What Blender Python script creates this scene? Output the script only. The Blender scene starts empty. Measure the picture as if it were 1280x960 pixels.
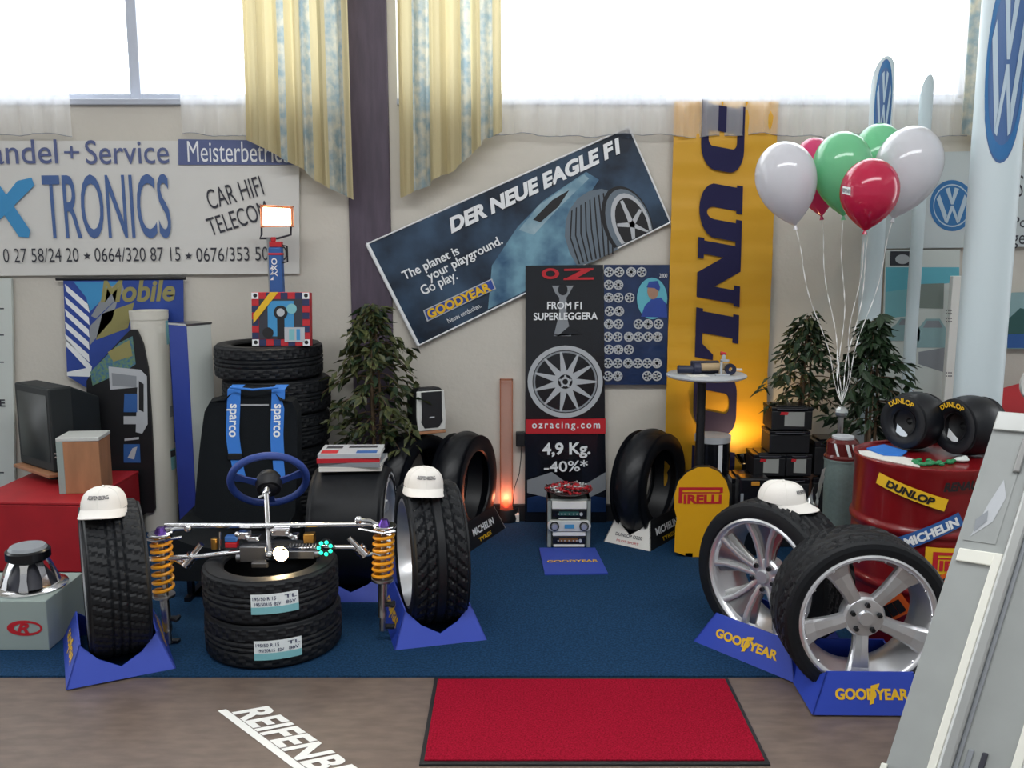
import bpy, math, random
from math import sin, cos, pi, radians as rad
from mathutils import Vector, Matrix
random.seed(7)
S = bpy.context.scene
COL = S.collection

# ------------------------------------------------------------------ camera, sky, lights
F, PITCH, CAMH = 1150.0, rad(8.7), 1.7
cd = bpy.data.cameras.new('camera'); cam = bpy.data.objects.new('camera', cd); COL.objects.link(cam)
cam.location = (0, 0, CAMH); cam.rotation_euler = (pi/2-PITCH, 0, 0)
cd.sensor_width = 36; cd.lens = F/1280*36; cd.clip_end = 200
S.camera = cam
S.view_settings.view_transform = 'Standard'; S.view_settings.look = 'None'
S.view_settings.gamma = 1; S.view_settings.use_curve_mapping = False
S.view_settings.exposure = 0.0

wd = bpy.data.worlds.new('daylight'); S.world = wd; wd.use_nodes = True
nt = wd.node_tree; nt.nodes.clear()
out = nt.nodes.new('ShaderNodeOutputWorld'); bg = nt.nodes.new('ShaderNodeBackground')
tc = nt.nodes.new('ShaderNodeTexCoord'); sx = nt.nodes.new('ShaderNodeSeparateXYZ')
mr = nt.nodes.new('ShaderNodeMapRange')
mr.inputs[1].default_value = -0.1; mr.inputs[2].default_value = 0.35
mr.inputs[3].default_value = 0.42; mr.inputs[4].default_value = 7.0
bg.inputs[0].default_value = (0.93, 0.97, 1.0, 1)
nt.links.new(tc.outputs['Generated'], sx.inputs[0]); nt.links.new(sx.outputs[1], mr.inputs[0])
nt.links.new(mr.outputs[0], bg.inputs[1]); nt.links.new(bg.outputs[0], out.inputs[0])

def area(name, loc, size, power, color=(1, 1, 1), rot=(0, 0, 0)):
    l = bpy.data.lights.new(name, 'AREA'); l.shape = 'RECTANGLE'; l.size, l.size_y = size
    l.energy = power; l.color = color
    o = bpy.data.objects.new(name, l); COL.objects.link(o); o.location = loc; o.rotation_euler = rot
    return o
area('hall_light', (-1.2, 1.2, 4.2), (3.0, 0.7), 75, (0.97, 0.99, 1.0), (rad(18), 0, 0))
area('hall_light', (1.6, 1.2, 4.2), (3.0, 0.7), 75, (0.97, 0.99, 1.0), (rad(18), 0, 0))

def lamp(name, loc, power, color, r=0.03, spot=None, target=None):
    l = bpy.data.lights.new(name, 'SPOT' if spot else 'POINT'); l.energy = power; l.color = color
    l.shadow_soft_size = r
    o = bpy.data.objects.new(name, l); COL.objects.link(o); o.location = loc
    if spot:
        l.spot_size = spot; l.spot_blend = 0.6
        o.rotation_euler = (Vector(target)-Vector(loc)).to_track_quat('-Z', 'Y').to_euler()
    return o

# ------------------------------------------------------------------ picture <-> place
def W(u, v, Y):                       # the point at distance Y seen at pixel u, v
    du, dv = u-640, 480-v
    t = Y/(F*cos(PITCH)+dv*sin(PITCH))
    return Vector((du*t, Y, CAMH+t*(dv*cos(PITCH)-F*sin(PITCH))))
def G(u, v, z=0.0):                   # the point at height z seen at pixel u, v
    du, dv = u-640, 480-v
    t = (CAMH-z)/(F*sin(PITCH)-dv*cos(PITCH))
    return Vector((du*t, t*(F*cos(PITCH)+dv*sin(PITCH)), z))
def hit_cyl(u, v, cx, cy, R):         # angle and height where the ray meets an upright cylinder
    d = W(u, v, 1.0)-Vector((0, 0, CAMH))
    a = d.x**2+d.y**2; b = -2*(d.x*cx+d.y*cy); c = cx*cx+cy*cy-R*R
    t = (-b-math.sqrt(max(0, b*b-4*a*c)))/(2*a)
    p = d*t
    return math.atan2(p.x-cx, -(p.y-cy)), p.z+CAMH

# ------------------------------------------------------------------ materials
def lin(h):
    h = h.lstrip('#'); c = [int(h[i:i+2], 16)/255 for i in (0, 2, 4)]
    return tuple((x/12.92 if x <= .04045 else ((x+.055)/1.055)**2.4) for x in c)+(1,)
MATS = {}
def mat(name, color='#808080', rough=.5, metal=0., spec=.5, noise=0., nscale=20., bump=0., bscale=60., trans=0.,
        alpha=1., emit=None, estr=0., col2=None, coat=0., transl=0., stretch=(1, 1, 1)):
    m = bpy.data.materials.new(name); m.use_nodes = True; t = m.node_tree
    b = t.nodes['Principled BSDF']; MATS[name] = m
    b.inputs['Base Color'].default_value = lin(color); b.inputs['Roughness'].default_value = rough
    b.inputs['Metallic'].default_value = metal; b.inputs['Specular IOR Level'].default_value = spec
    b.inputs['Transmission Weight'].default_value = trans; b.inputs['Alpha'].default_value = alpha
    b.inputs['Coat Weight'].default_value = coat
    if emit:
        b.inputs['Emission Color'].default_value = lin(emit); b.inputs['Emission Strength'].default_value = estr
    if noise or bump:
        co = t.nodes.new('ShaderNodeTexCoord'); mp = t.nodes.new('ShaderNodeMapping'); mp.inputs['Scale'].default_value = stretch
        t.links.new(co.outputs['Object'], mp.inputs[0])
    if noise:
        n = t.nodes.new('ShaderNodeTexNoise'); n.inputs['Scale'].default_value = nscale; n.inputs['Detail'].default_value = 5
        t.links.new(mp.outputs[0], n.inputs[0])
        r = t.nodes.new('ShaderNodeValToRGB'); c = lin(color)
        c2 = lin(col2) if col2 else tuple(x*(1-noise) for x in c[:3])+(1,)
        r.color_ramp.elements[0].position = .36; r.color_ramp.elements[1].position = .64
        r.color_ramp.elements[0].color = c2; r.color_ramp.elements[1].color = c
        t.links.new(n.outputs['Fac'], r.inputs[0]); t.links.new(r.outputs[0], b.inputs['Base Color'])
    if bump:
        n2 = t.nodes.new('ShaderNodeTexNoise'); n2.inputs['Scale'].default_value = bscale; n2.inputs['Detail'].default_value = 4
        t.links.new(mp.outputs[0], n2.inputs[0])
        bp = t.nodes.new('ShaderNodeBump'); bp.inputs['Strength'].default_value = bump; bp.inputs['Distance'].default_value = .01
        t.links.new(n2.outputs['Fac'], bp.inputs['Height']); t.links.new(bp.outputs[0], b.inputs['Normal'])
    if transl:
        tr = t.nodes.new('ShaderNodeBsdfTranslucent'); mx = t.nodes.new('ShaderNodeMixShader'); mx.inputs[0].default_value = transl
        if noise: t.links.new(r.outputs[0], tr.inputs[0])
        else: tr.inputs[0].default_value = lin(color)
        o = t.nodes['Material Output']
        t.links.new(b.outputs[0], mx.inputs[1]); t.links.new(tr.outputs[0], mx.inputs[2]); t.links.new(mx.outputs[0], o.inputs[0])
    return m
def clear(name, color, opaque, gloss_rough=.05, transl=False):   # clear pane / gauze: transparent mixed with a surface
    m = bpy.data.materials.new(name); m.use_nodes = True; t = m.node_tree; t.nodes.clear(); MATS[name] = m
    o = t.nodes.new('ShaderNodeOutputMaterial'); mx = t.nodes.new('ShaderNodeMixShader'); mx.inputs[0].default_value = opaque
    tp = t.nodes.new('ShaderNodeBsdfTransparent'); t.links.new(tp.outputs[0], mx.inputs[1])
    if transl:
        a = t.nodes.new('ShaderNodeBsdfDiffuse'); b = t.nodes.new('ShaderNodeBsdfTranslucent'); m2 = t.nodes.new('ShaderNodeMixShader')
        a.inputs[0].default_value = lin(color); b.inputs[0].default_value = lin(color); m2.inputs[0].default_value = .5
        t.links.new(a.outputs[0], m2.inputs[1]); t.links.new(b.outputs[0], m2.inputs[2]); t.links.new(m2.outputs[0], mx.inputs[2])
    else:
        p = t.nodes.new('ShaderNodeBsdfPrincipled'); p.inputs['Base Color'].default_value = lin(color); p.inputs['Roughness'].default_value = gloss_rough
        t.links.new(p.outputs[0], mx.inputs[2])
    t.links.new(mx.outputs[0], o.inputs[0])
    return m

M = MATS
mat('wall', '#d3cec4', .85, noise=.05, nscale=3, bump=.15, bscale=40)
mat('wall_panel', '#c3ccce', .7)
mat('pillar_wood', '#574c5c', .6, noise=.25, nscale=30, stretch=(1, 1, .15), bump=.1)
mat('floor', '#75665c', .42, noise=.35, nscale=9, col2='#665850', bump=.02, stretch=(1, 3, 1))
mat('carpet', '#24486e', .95, spec=.1, noise=.5, nscale=110, col2='#193650', bump=.6, bscale=500)
mat('red_mat', '#b41636', .95, spec=.1, noise=.4, nscale=160, col2='#8a0c22', bump=.7, bscale=500)
mat('ceiling', '#d8d8d4', .9)
mat('rubber', '#12151a', .55, spec=.35, noise=.25, nscale=40)
mat('rubber_shiny', '#101319', .42, spec=.4)
mat('black', '#15161a', .5)
mat('black_gloss', '#101217', .25)
mat('white', '#ecebe6', .55)
mat('paper', '#e4e2db', .6)
mat('cap_cloth', '#eeeae4', .85, bump=.2, bscale=300)
mat('window_frame', '#b9bfcc', .5)
mat('chrome', '#d8d8da', .14, metal=1.)
mat('alloy', '#dcdde0', .3, metal=.75)
mat('alloy_dark', '#85868a', .38, metal=1.)
mat('steel', '#a9a9a8', .32, metal=1.)
mat('dark_metal', '#404246', .4, metal=1.)
mat('brass', '#b08a4a', .35, metal=1.)
mat('spring_yellow', '#e69a12', .38, coat=.4)
mat('purple', '#6a4aa0', .25, metal=.9)
mat('stand_blue', '#2b46b4', .45)
mat('mat_blue', '#3048a8', .55)
mat('yellow_print', '#e8b820', .5)
mat('belt_blue', '#2f77d0', .7)
mat('wheel_blue', '#2b4590', .5, bump=.2, bscale=200)
mat('seat_cloth', '#14181c', .9, spec=.2, bump=.3, bscale=300)
mat('red_box', '#b31d27', .55, noise=.12, nscale=8)
mat('barrel_red', '#801118', .3, noise=.15, nscale=6, coat=.3)
mat('brown_wood', '#b5805c', .55, noise=.2, nscale=20, stretch=(1, 1, .2))
mat('grey_card', '#9aa8a4', .7)
mat('rack_grey', '#8d9492', .5)
mat('bin_grey', '#6e7f7c', .6, noise=.15, nscale=60)
mat('dunlop_yellow', '#dfa928', .5, transl=.12)
mat('ink_violet', '#25244a', .7, spec=.2)
mat('ink_steel', '#4b679c', .6)
mat('ink_slate', '#59648f', .6)
mat('tread_print', '#66737f', .45)
mat('pirelli_yellow', '#e8aa16', .45)
mat('ink_navy', '#26305a', .6)
mat('ink_blue', '#2f5ea0', .6)
mat('ink_cyan', '#3f92c8', .6)
mat('ink_dark', '#33343e', .6)
mat('ink_black', '#141418', .5)
mat('ink_white', '#eceff2', .55)
mat('ink_red', '#c0202c', .5)
mat('ink_grey', '#8b9096', .5)
mat('ink_silver', '#b9bdc2', .45)
mat('banner_white', '#d9d8d4', .6, bump=.1, bscale=6)
mat('banner_dark', '#3a526c', .3, noise=.5, nscale=3.5, col2='#142132', bump=.12, bscale=8)
mat('banner_mid', '#78a4b8', .35, noise=.5, nscale=5, col2='#35597a')
mat('banner_light', '#9fb9c4', .35, noise=.4, nscale=8, col2='#6f94a8')
mat('poster_black', '#12161f', .22, noise=.3, nscale=5, coat=.3)
mat('poster_navy', '#1e3560', .22, noise=.3, nscale=6, coat=.3)
mat('poster_blue', '#2d4aa0', .45, noise=.15, nscale=5)
mat('sky_print', '#62b6c8', .5)
mat('cream', '#cfd6d2', .6)
mat('grass_print', '#6d8d5e', .5, noise=.5, nscale=60, col2='#3d6b8f')
mat('skin_print', '#a9836e', .5)
mat('foliage', '#2e4429', .5, noise=.5, nscale=30, col2='#1f3320', transl=.15)
mat('foliage_olive', '#5e6238', .5, noise=.5, nscale=30, col2='#334028', transl=.15)
mat('bark', '#6a5640', .8, noise=.3, nscale=40)
mat('pot', '#5a4034', .6)
mat('pot_dark', '#23282a', .5)
mat('soil', '#2a2018', .95)
mat('curtain_yellow', '#cdc19a', .85, spec=.1, transl=.3, bump=.2, bscale=120)
mat('curtain_blue', '#98abb2', .8, spec=.1, transl=.3, noise=.4, nscale=18, col2='#cfcdbd', bump=.3, bscale=60)
clear('gauze', '#ffffff', .45, transl=True)
clear('window_glass', '#f0f6ff', .08)
clear('acrylic', '#e8a08a', .45, transl=True)
clear('cellophane', '#dfe6ea', .55, .15)
mat('balloon_white', '#e2e2e8', .12, transl=.3, coat=.5)
mat('balloon_green', '#86d8a6', .12, transl=.35, coat=.5)
mat('balloon_red', '#cc2a52', .12, transl=.3, coat=.5)
mat('balloon_pink', '#e04a80', .12, transl=.35, coat=.5)
mat('ribbon', '#f0f0ee', .3)
mat('lamp_glow', '#fff0d8', .4, emit='#ffe6b8', estr=18)
mat('bulb_glow', '#fff0d8', .4, emit='#ffdca0', estr=30)
mat('red_glow', '#ff3018', .4, emit='#ff3a1c', estr=6)
mat('green_glow', '#20c0a0', .4, emit='#20d8b0', estr=1.6)
mat('lamp_housing', '#b06a48', .4, metal=.3)
mat('label_white', '#e6eef0', .45)
mat('label_teal', '#7fbcc4', .45)
mat('battery_label', '#9a9c98', .5)
mat('orange_print', '#e0601e', .5)
mat('amber', '#c98a2c', .4)
mat('display_green', '#2d5a58', .3)
mat('display_amber', '#7a5228', .3)
mat('radio_silver', '#d8dad6', .35, metal=.15)
mat('tape_wood', '#b8a07c', .5)
mat('tool_blue', '#1f2540', .4)
mat('screen', '#101c1c', .3)
mat('tv_case', '#1b2123', .6)
mat('tube_white', '#d9d6cc', .5)
mat('pillar_white', '#cfdde2', .45)
mat('logo_blue', '#2f6fa8', .4)
mat('logo_navy', '#47699c', .4)
mat('logo_pale', '#b4c8d6', .4)
mat('board_grey', '#9ca09f', .5, noise=.06, nscale=8)
mat('alu', '#c4c6c4', .35, metal=.85)
mat('alu_white', '#e8e8de', .4)
mat('green_sweet', '#1f7d4c', .5)
mat('candy_red', '#b01c28', .3)
mat('candy_dark', '#3a2020', .3)
mat('bowl_glass', '#5a2020', .2)
mat('foil', '#b8bcbc', .3, metal=.7)
mat('olive_print', '#928c58', .5)
mat('building_print', '#7f8a84', .5)
mat('car_print', '#8fb0b4', .4)

# ------------------------------------------------------------------ mesh tools
MW = {}
class MB:
    def __init__(s): s.v, s.f, s.m, s.s = [], [], [], []
    def add(s, prim, mx=None, m=0, smooth=False):
        vs, fs = prim; b = len(s.v)
        s.v += [tuple(mx @ Vector(p)) if mx is not None else tuple(p) for p in vs]
        for f in fs:
            s.f.append([b+i for i in f]); s.m.append(m); s.s.append(smooth)
        return s
    def build(s, name, mats, parent=None, bevel=0, origin=None, local=False, seg=2, sharp=38):
        """verts are in place coordinates unless local; origin = where the object's own origin goes"""
        me = bpy.data.meshes.new(name)
        mw = MW.get(parent.name, Matrix()) if parent else Matrix()
        base = mw if not origin else Matrix.Translation(origin)
        if local: vs = s.v; base = mw
        else:
            inv = base.inverted(); vs = [tuple(inv @ Vector(p)) for p in s.v]
        me.from_pydata(vs, [], s.f)
        for n in ([mats] if isinstance(mats, str) else mats): me.materials.append(M[n])
        me.polygons.foreach_set('material_index', s.m); me.polygons.foreach_set('use_smooth', s.s)
        me.validate(); me.update()
        if any(s.s): me.set_sharp_from_angle(angle=rad(sharp))
        o = bpy.data.objects.new(name, me); COL.objects.link(o)
        if parent: o.parent = parent; MW[o.name] = mw
        else:
            o.matrix_world = base; MW[o.name] = base
        if bevel:
            bv = o.modifiers.new('edge', 'BEVEL'); bv.width = bevel; bv.segments = seg; bv.limit_method = 'ANGLE'; bv.angle_limit = rad(40)
        return o

def tag(o, label, cat, group=None, kind=None):
    if label: o['label'] = label
    if cat: o['category'] = cat
    if group: o['group'] = group
    if kind: o['kind'] = kind
    return o
def thing(name, label, cat, loc=(0, 0, 0), rz=0., group=None, rx=0., ry=0.):
    o = bpy.data.objects.new(name, None); COL.objects.link(o); o.empty_display_size = .1
    o.location = loc; o.rotation_euler = (rx, ry, rz)
    MW[o.name] = Matrix.Translation(loc) @ Matrix.Rotation(rz, 4, 'Z') @ Matrix.Rotation(ry, 4, 'Y') @ Matrix.Rotation(rx, 4, 'X')
    return tag(o, label, cat, group)
def dup(root, label, loc, rz=0., group=None, rx=0., ry=0.):
    r = root.copy(); COL.objects.link(r)
    r.location = loc; r.rotation_euler = (rx, ry, rz)
    r['label'] = label
    if group: r['group'] = group
    MW[r.name] = Matrix.Translation(loc) @ Matrix.Rotation(rz, 4, 'Z') @ Matrix.Rotation(ry, 4, 'Y') @ Matrix.Rotation(rx, 4, 'X')
    for ch in list(root.children):
        c = ch.copy(); COL.objects.link(c); c.parent = r; MW[c.name] = MW[r.name]
        for g in list(ch.children):
            d = g.copy(); COL.objects.link(d); d.parent = c; MW[d.name] = MW[r.name]
    return r

def box(sx, sy, sz, c=(0, 0, 0)):
    x, y, z = sx/2, sy/2, sz/2
    v = [(c[0]+a*x, c[1]+b*y, c[2]+d*z) for a in (-1, 1) for b in (-1, 1) for d in (-1, 1)]
    return v, [(0, 1, 3, 2), (4, 6, 7, 5), (0, 4, 5, 1), (2, 3, 7, 6), (0, 2, 6, 4), (1, 5, 7, 3)]
def bbox(x0, x1, y0, y1, z0, z1): return box(x1-x0, y1-y0, z1-z0, ((x0+x1)/2, (y0+y1)/2, (z0+z1)/2))
def frame_of(d):
    d = Vector(d).normalized(); a = Vector((0, 0, 1)) if abs(d.z) < .9 else Vector((1, 0, 0))
    x = d.cross(a).normalized(); return x, d.cross(x).normalized()
def cyl(p0, p1, r0, r1=None, n=20, caps=True):
    p0, p1 = Vector(p0), Vector(p1); r1 = r0 if r1 is None else r1
    x, y = frame_of(p1-p0); v, f = [], []
    for p, r in ((p0, r0), (p1, r1)):
        for i in range(n): a = 2*pi*i/n; v.append(p+x*(r*cos(a))+y*(r*sin(a)))
    for i in range(n): j = (i+1) % n; f.append((i, j, n+j, n+i))
    if caps: f += [tuple(range(n-1, -1, -1)), tuple(range(n, 2*n))]
    return v, f
def tube(pts, r, n=8, closed=False):
    pts = [Vector(p) for p in pts]; k = len(pts); v, f = [], []
    px = None
    for i, p in enumerate(pts):
        d = (pts[(i+1) % k]-pts[i-1]) if closed else pts[min(i+1, k-1)]-pts[max(i-1, 0)]
        d.normalize()
        if px is None: px, py = frame_of(d)
        else:
            px = (px-d*px.dot(d)).normalized(); py = d.cross(px).normalized()
        rr = r(i/(k-1)) if callable(r) else r
        for j in range(n): a = 2*pi*j/n; v.append(p+px*(rr*cos(a))+py*(rr*sin(a)))
    for i in range(k if closed else k-1):
        a, b = i*n, ((i+1) % k)*n
        for j in range(n): j2 = (j+1) % n; f.append((a+j, a+j2, b+j2, b+j))
    if not closed: f += [tuple(range(n-1, -1, -1)), tuple((k-1)*n+j for j in range(n))]
    return v, f
def lathe(prof, n=48, axis='Z', closed=False, fn=None):
    """prof: (radius, height) list turned about the axis; fn(i, k, r, h, a) may change the radius"""
    v, f = [], []; k = len(prof)
    for i in range(n):
        a = 2*pi*i/n
        for q, (r, h) in enumerate(prof):
            if fn: r = fn(a, q, r, h)
            v.append((r*cos(a), r*sin(a), h) if axis == 'Z' else (r*cos(a), h, r*sin(a)))
    for i in range(n):
        a, b = i*k, ((i+1) % n)*k
        for q in range(k if closed else k-1):
            q2 = (q+1) % k
            if prof[q][0] == 0 and prof[q2][0] == 0: continue
            f.append((a+q, b+q, b+q2, a+q2) if axis == 'Z' else (a+q, a+q2, b+q2, b+q))
    return v, f
def sph(c, r, nu=24, nv=14):
    r = (r, r, r) if not isinstance(r, (tuple, list)) else r
    v, f = [], []
    for j in range(nv+1):
        t = pi*j/nv
        for i in range(nu):
            a = 2*pi*i/nu; v.append((c[0]+r[0]*sin(t)*cos(a), c[1]+r[1]*sin(t)*sin(a), c[2]+r[2]*cos(t)))
    for j in range(nv):
        for i in range(nu):
            i2 = (i+1) % nu; f.append((j*nu+i, (j+1)*nu+i, (j+1)*nu+i2, j*nu+i2))
    return v, f
def prism(poly, z0, z1):
    n = len(poly)
    v = [(x, y, z0) for x, y in poly]+[(x, y, z1) for x, y in poly]
    return v, [tuple(range(n-1, -1, -1)), tuple(range(n, 2*n))]+[(i, (i+1) % n, n+(i+1) % n, n+i) for i in range(n)]
def flat(poly, z=0.): return [(x, y, z) for x, y in poly], [tuple(range(len(poly)))]
def ringflat(o, i, z=0.):
    n = len(o); v = [(x, y, z) for x, y in o]+[(x, y, z) for x, y in i]
    return v, [(a, (a+1) % n, n+(a+1) % n, n+a) for a in range(n)]
def circ(cx, cy, r, n=32, ry=None, a0=0., a1=2*pi, end=False):
    ry = r if ry is None else ry
    k = n if end else n
    return [(cx+r*cos(a0+(a1-a0)*i/(n-1 if end else n)), cy+ry*sin(a0+(a1-a0)*i/(n-1 if end else n))) for i in range(k)]
def gridm(fn, nu, nv, closed=False):
    v = [fn(i/(nu if closed else nu-1), j/(nv-1)) for i in range(nu) for j in range(nv)]
    f = []
    for i in range(nu if closed else nu-1):
        for j in range(nv-1):
            a, b = i*nv+j, ((i+1) % nu)*nv+j; f.append((a, b, b+1, a+1))
    return v, f
def Mwall(Y): return Matrix(((1, 0, 0, 0), (0, 0, -1, Y), (0, 1, 0, 0), (0, 0, 0, 1)))
def T(*a): return Matrix.Translation(a)
def RX(d): return Matrix.Rotation(rad(d), 4, 'X')
def RY(d): return Matrix.Rotation(rad(d), 4, 'Y')
def RZ(d): return Matrix.Rotation(rad(d), 4, 'Z')

_tc = {}
def glyphs(body, bold=0., shear=0., space=1.):
    key = (body, bold, shear, space)
    if key not in _tc:
        c = bpy.data.curves.new('writing', 'FONT'); c.body = body; c.offset = bold; c.shear = shear; c.space_character = space
        c.resolution_u = 4
        o = bpy.data.objects.new('writing', c); COL.objects.link(o); bpy.context.view_layer.update()
        me = bpy.data.meshes.new_from_object(o.evaluated_get(bpy.context.evaluated_depsgraph_get()))
        vs = [(v.co.x, v.co.y) for v in me.vertices]; fs = [tuple(p.vertices) for p in me.polygons]
        bpy.data.objects.remove(o); bpy.data.curves.remove(c); bpy.data.meshes.remove(me)
        _tc[key] = vs, fs
    return _tc[key]
def text_fn(mb, body, w, h, fn, m=0, bold=0., shear=0., space=1.):
    vs, fs = glyphs(body, bold, shear, space)
    x0, x1 = min(p[0] for p in vs), max(p[0] for p in vs); y1 = max(p[1] for p in vs)
    mb.add(([fn((x-x0)/(x1-x0)*w, y/y1*h) for x, y in vs], fs), m=m)
def text_on(mb, body, P0, P1, up, h, m=0, lift=.002, bold=0., shear=0., space=1.):
    P0, P1 = Vector(P0), Vector(P1); ex = (P1-P0); w = ex.length; ex.normalize(); up = Vector(up).normalized()
    n = ex.cross(up).normalized()
    text_fn(mb, body, w, h, lambda x, y: P0+ex*x+up*y+n*lift, m, bold, shear, space)
def wtext(mb, body, a, b, hpx, Y, m=0, lift=.002, bold=0., shear=0., space=1.):
    """writing on a wall-parallel sheet: baseline from pixel a to pixel b, capital height in pixels"""
    P0, P1 = W(a[0], a[1], Y), W(b[0], b[1], Y); ex = (P1-P0).normalized()
    up = Vector((-ex.z, 0, ex.x)); k = Y/(F*cos(PITCH)+(480-(a[1]+b[1])/2)*sin(PITCH))
    text_on(mb, body, P0, P1, up, hpx*k, m, lift, bold, shear, space)
def wpoly(mb, pts, Y, m=0, lift=.001):
    mb.add(([W(u, v, Y)+Vector((0, -lift, 0)) for u, v in pts], [tuple(range(len(pts)))[::-1]]), m=m)
def wcirc(mb, u, v, ru, rv, Y, m=0, lift=.001, n=28):
    wpoly(mb, [(u+ru*cos(2*pi*i/n), v+rv*sin(2*pi*i/n)) for i in range(n)], Y, m, lift)
def wring(mb, u, v, r0, r1, Y, m=0, lift=.001, n=28, q=1.):
    o = [(u+r1*cos(2*pi*i/n), v+q*r1*sin(2*pi*i/n)) for i in range(n)]; i_ = [(u+r0*cos(2*pi*i/n), v+q*r0*sin(2*pi*i/n)) for i in range(n)]
    vs = [W(a, b, Y)+Vector((0, -lift, 0)) for a, b in o+i_]
    mb.add((vs, [(n+a, n+(a+1) % n, (a+1) % n, a) for a in range(n)]), m=m)
def sheet(mb, quad, Y, th=.004, m=0, nu=2, nv=2, wave=None):
    """a sheet with thickness hung parallel to the wall; quad = pixels TL, TR, BR, BL"""
    tl, tr, br, bl = [W(u, v, Y) for u, v in quad]
    def pt(s, t):
        p = tl.lerp(tr, s).lerp(bl.lerp(br, s), t)
        if wave: p.y += wave(s, t)
        return p
    n = nu*nv
    fr, ff = gridm(pt, nu, nv); bk = [p+Vector((0, th, 0)) for p in fr]
    fs = [tuple(reversed(f)) for f in ff]+[tuple(n+i for i in f) for f in ff]
    rim = [i*nv for i in range(nu)]+[(nu-1)*nv+j for j in range(1, nv)]+[i*nv+nv-1 for i in range(nu-2, -1, -1)]+[j for j in range(nv-2, 0, -1)]
    for a, b in zip(rim, rim[1:]+rim[:1]): fs.append((a, b, n+b, n+a))
    mb.add((fr+bk, fs), m=m, smooth=bool(wave))

# ------------------------------------------------------------------ room
YW = 5.5
ZS = W(640, 125, YW).z                       # window sill height
def xw(u, v, Y=YW): return W(u, v, Y).x
mb = MB(); mb.add(bbox(-7, 7, -2.5, 5.9, -.1, 0)); tag(mb.build('floor', 'floor'), None, None, None, 'structure')
mb = MB(); mb.add(bbox(-7, 7, -2.5, 5.9, 4.3, 4.4)); tag(mb.build('ceiling', 'ceiling'), None, None, None, 'structure')
CX0, CX1 = xw(436, 240), xw(488, 240)
WINL, WINR = (-4.6, CX0-.02), (CX1+.05, xw(1222, 60))
mb = MB()
mb.add(bbox(-7, 7, YW, YW+.22, 0, ZS)); mb.add(bbox(-7, 7, YW, YW+.22, 3.95, 4.3))
mb.add(bbox(-7, WINL[0], YW, YW+.22, ZS, 3.95)); mb.add(bbox(WINL[1], WINR[0], YW, YW+.22, ZS, 3.95))
mb.add(bbox(WINR[1], 7, YW, YW+.22, ZS, 3.95))
tag(mb.build('wall_back', 'wall'), None, None, None, 'structure')
mb = MB(); mb.add(bbox(CX0, CX1, 5.475, YW+.01, 0, 4.3))
tag(mb.build('trim_1', 'pillar_wood', bevel=.008), 'dark wood pillar on the back wall between the two windows', None, None, 'structure')
mb = MB(); mb.add(bbox(-7, 7, YW-.02, YW+.01, 0, .11)); tag(mb.build('baseboard_back', 'black', bevel=.004), None, None, None, 'structure')

def window(name, x0, x1, mull):
    mb = MB(); y0, y1 = YW+.1, YW+.16; z0, z1 = ZS, 3.95; w = .05
    mb.add(bbox(x0, x1, y0, y1, z0, z0+w)); mb.add(bbox(x0, x1, y0, y1, z1-w, z1))
    mb.add(bbox(x0, x0+w, y0, y1, z0, z1)); mb.add(bbox(x1-w, x1, y0, y1, z0, z1))
    for x in mull: mb.add(bbox(x-.032, x+.032, y0-.01, y1+.01, z0, z1))
    o = tag(mb.build(name, 'window_frame', bevel=.006), None, None, None, 'structure')
    g = MB(); g.add(bbox(x0+w, x1-w, y0+.025, y0+.031, z0+w, z1-w)); g.build('pane', 'window_glass', o)
    s = MB(); s.add(bbox(x0, x1, YW-.03, YW+.1, z0-.03, z0+.004)); s.build('window_sill', 'window_frame', o, bevel=.005)
window('window_1', WINL[0], WINL[1], [xw(158, 60), xw(-130, 60)])
window('window_2', WINR[0], WINR[1], [xw(783, 60), xw(1011, 60)])

# carpet, entrance mat, floor sticker
YC = G(640, 847).y
mb = MB(); mb.add(bbox(-4.5, 4.2, YC, YW-.03, 0, .008))
tag(mb.build('carpet', 'carpet', origin=(0, 4.4, 0)), 'dark blue carpet covering the floor of the whole display stand', 'carpet')
mx0, mx1, my0 = -.305, .85, 2.80
r = thing('entrance_mat', 'red door mat with a black rubber border in front of the blue carpet', 'mat', ((mx0+mx1)/2, 3.1, 0))
mb = MB(); mb.add(bbox(mx0+.015, mx1-.015, my0+.02, YC-.035, .0, .012)); mb.build('pile', 'red_mat', r)
mb = MB()
o4 = [(mx0, my0), (mx1, my0), (mx1, YC-.012), (mx0, YC-.012)]; i4 = [(mx0+.015, my0+.02), (mx1-.015, my0+.02), (mx1-.015, YC-.035), (mx0+.015, YC-.035)]
vs = [(x, y, .007) for x, y in o4]+[(x, y, .007) for x, y in i4]+[(x, y, 0) for x, y in o4]
mb.add((vs, [(a, (a+1) % 4, 4+(a+1) % 4, 4+a) for a in range(4)]+[(8+a, 8+(a+1) % 4, (a+1) % 4, a) for a in range(4)]))
mb.build('border', 'black', r)
p0 = G(272, 889); dr = (G(374, 966)-p0); dr.normalize(); up = Vector((-dr.y, dr.x, 0))
mb = MB()
text_fn(mb, 'REIFENBERG', .80, .115, lambda x, y: p0+dr*(x+.05+y*.42)+up*(y+.036)+Vector((0, 0, .0025)), bold=.035, space=1.02)
for a, b, c, d in ((0, .9, 0, .028),):
    mb.add(([p0+dr*(a+c*.42)+up*c+Vector((0, 0, .002)), p0+dr*(b+c*.42)+up*c+Vector((0, 0, .002)), p0+dr*(b+d*.42)+up*d+Vector((0, 0, .002)), p0+dr*(a+d*.42)+up*d+Vector((0, 0, .002))], [(0, 1, 2, 3)]))
tag(mb.build('floor_sticker', 'white', origin=p0), 'white slanted lettering stuck on the brown floor before the carpet', 'sticker')

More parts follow.
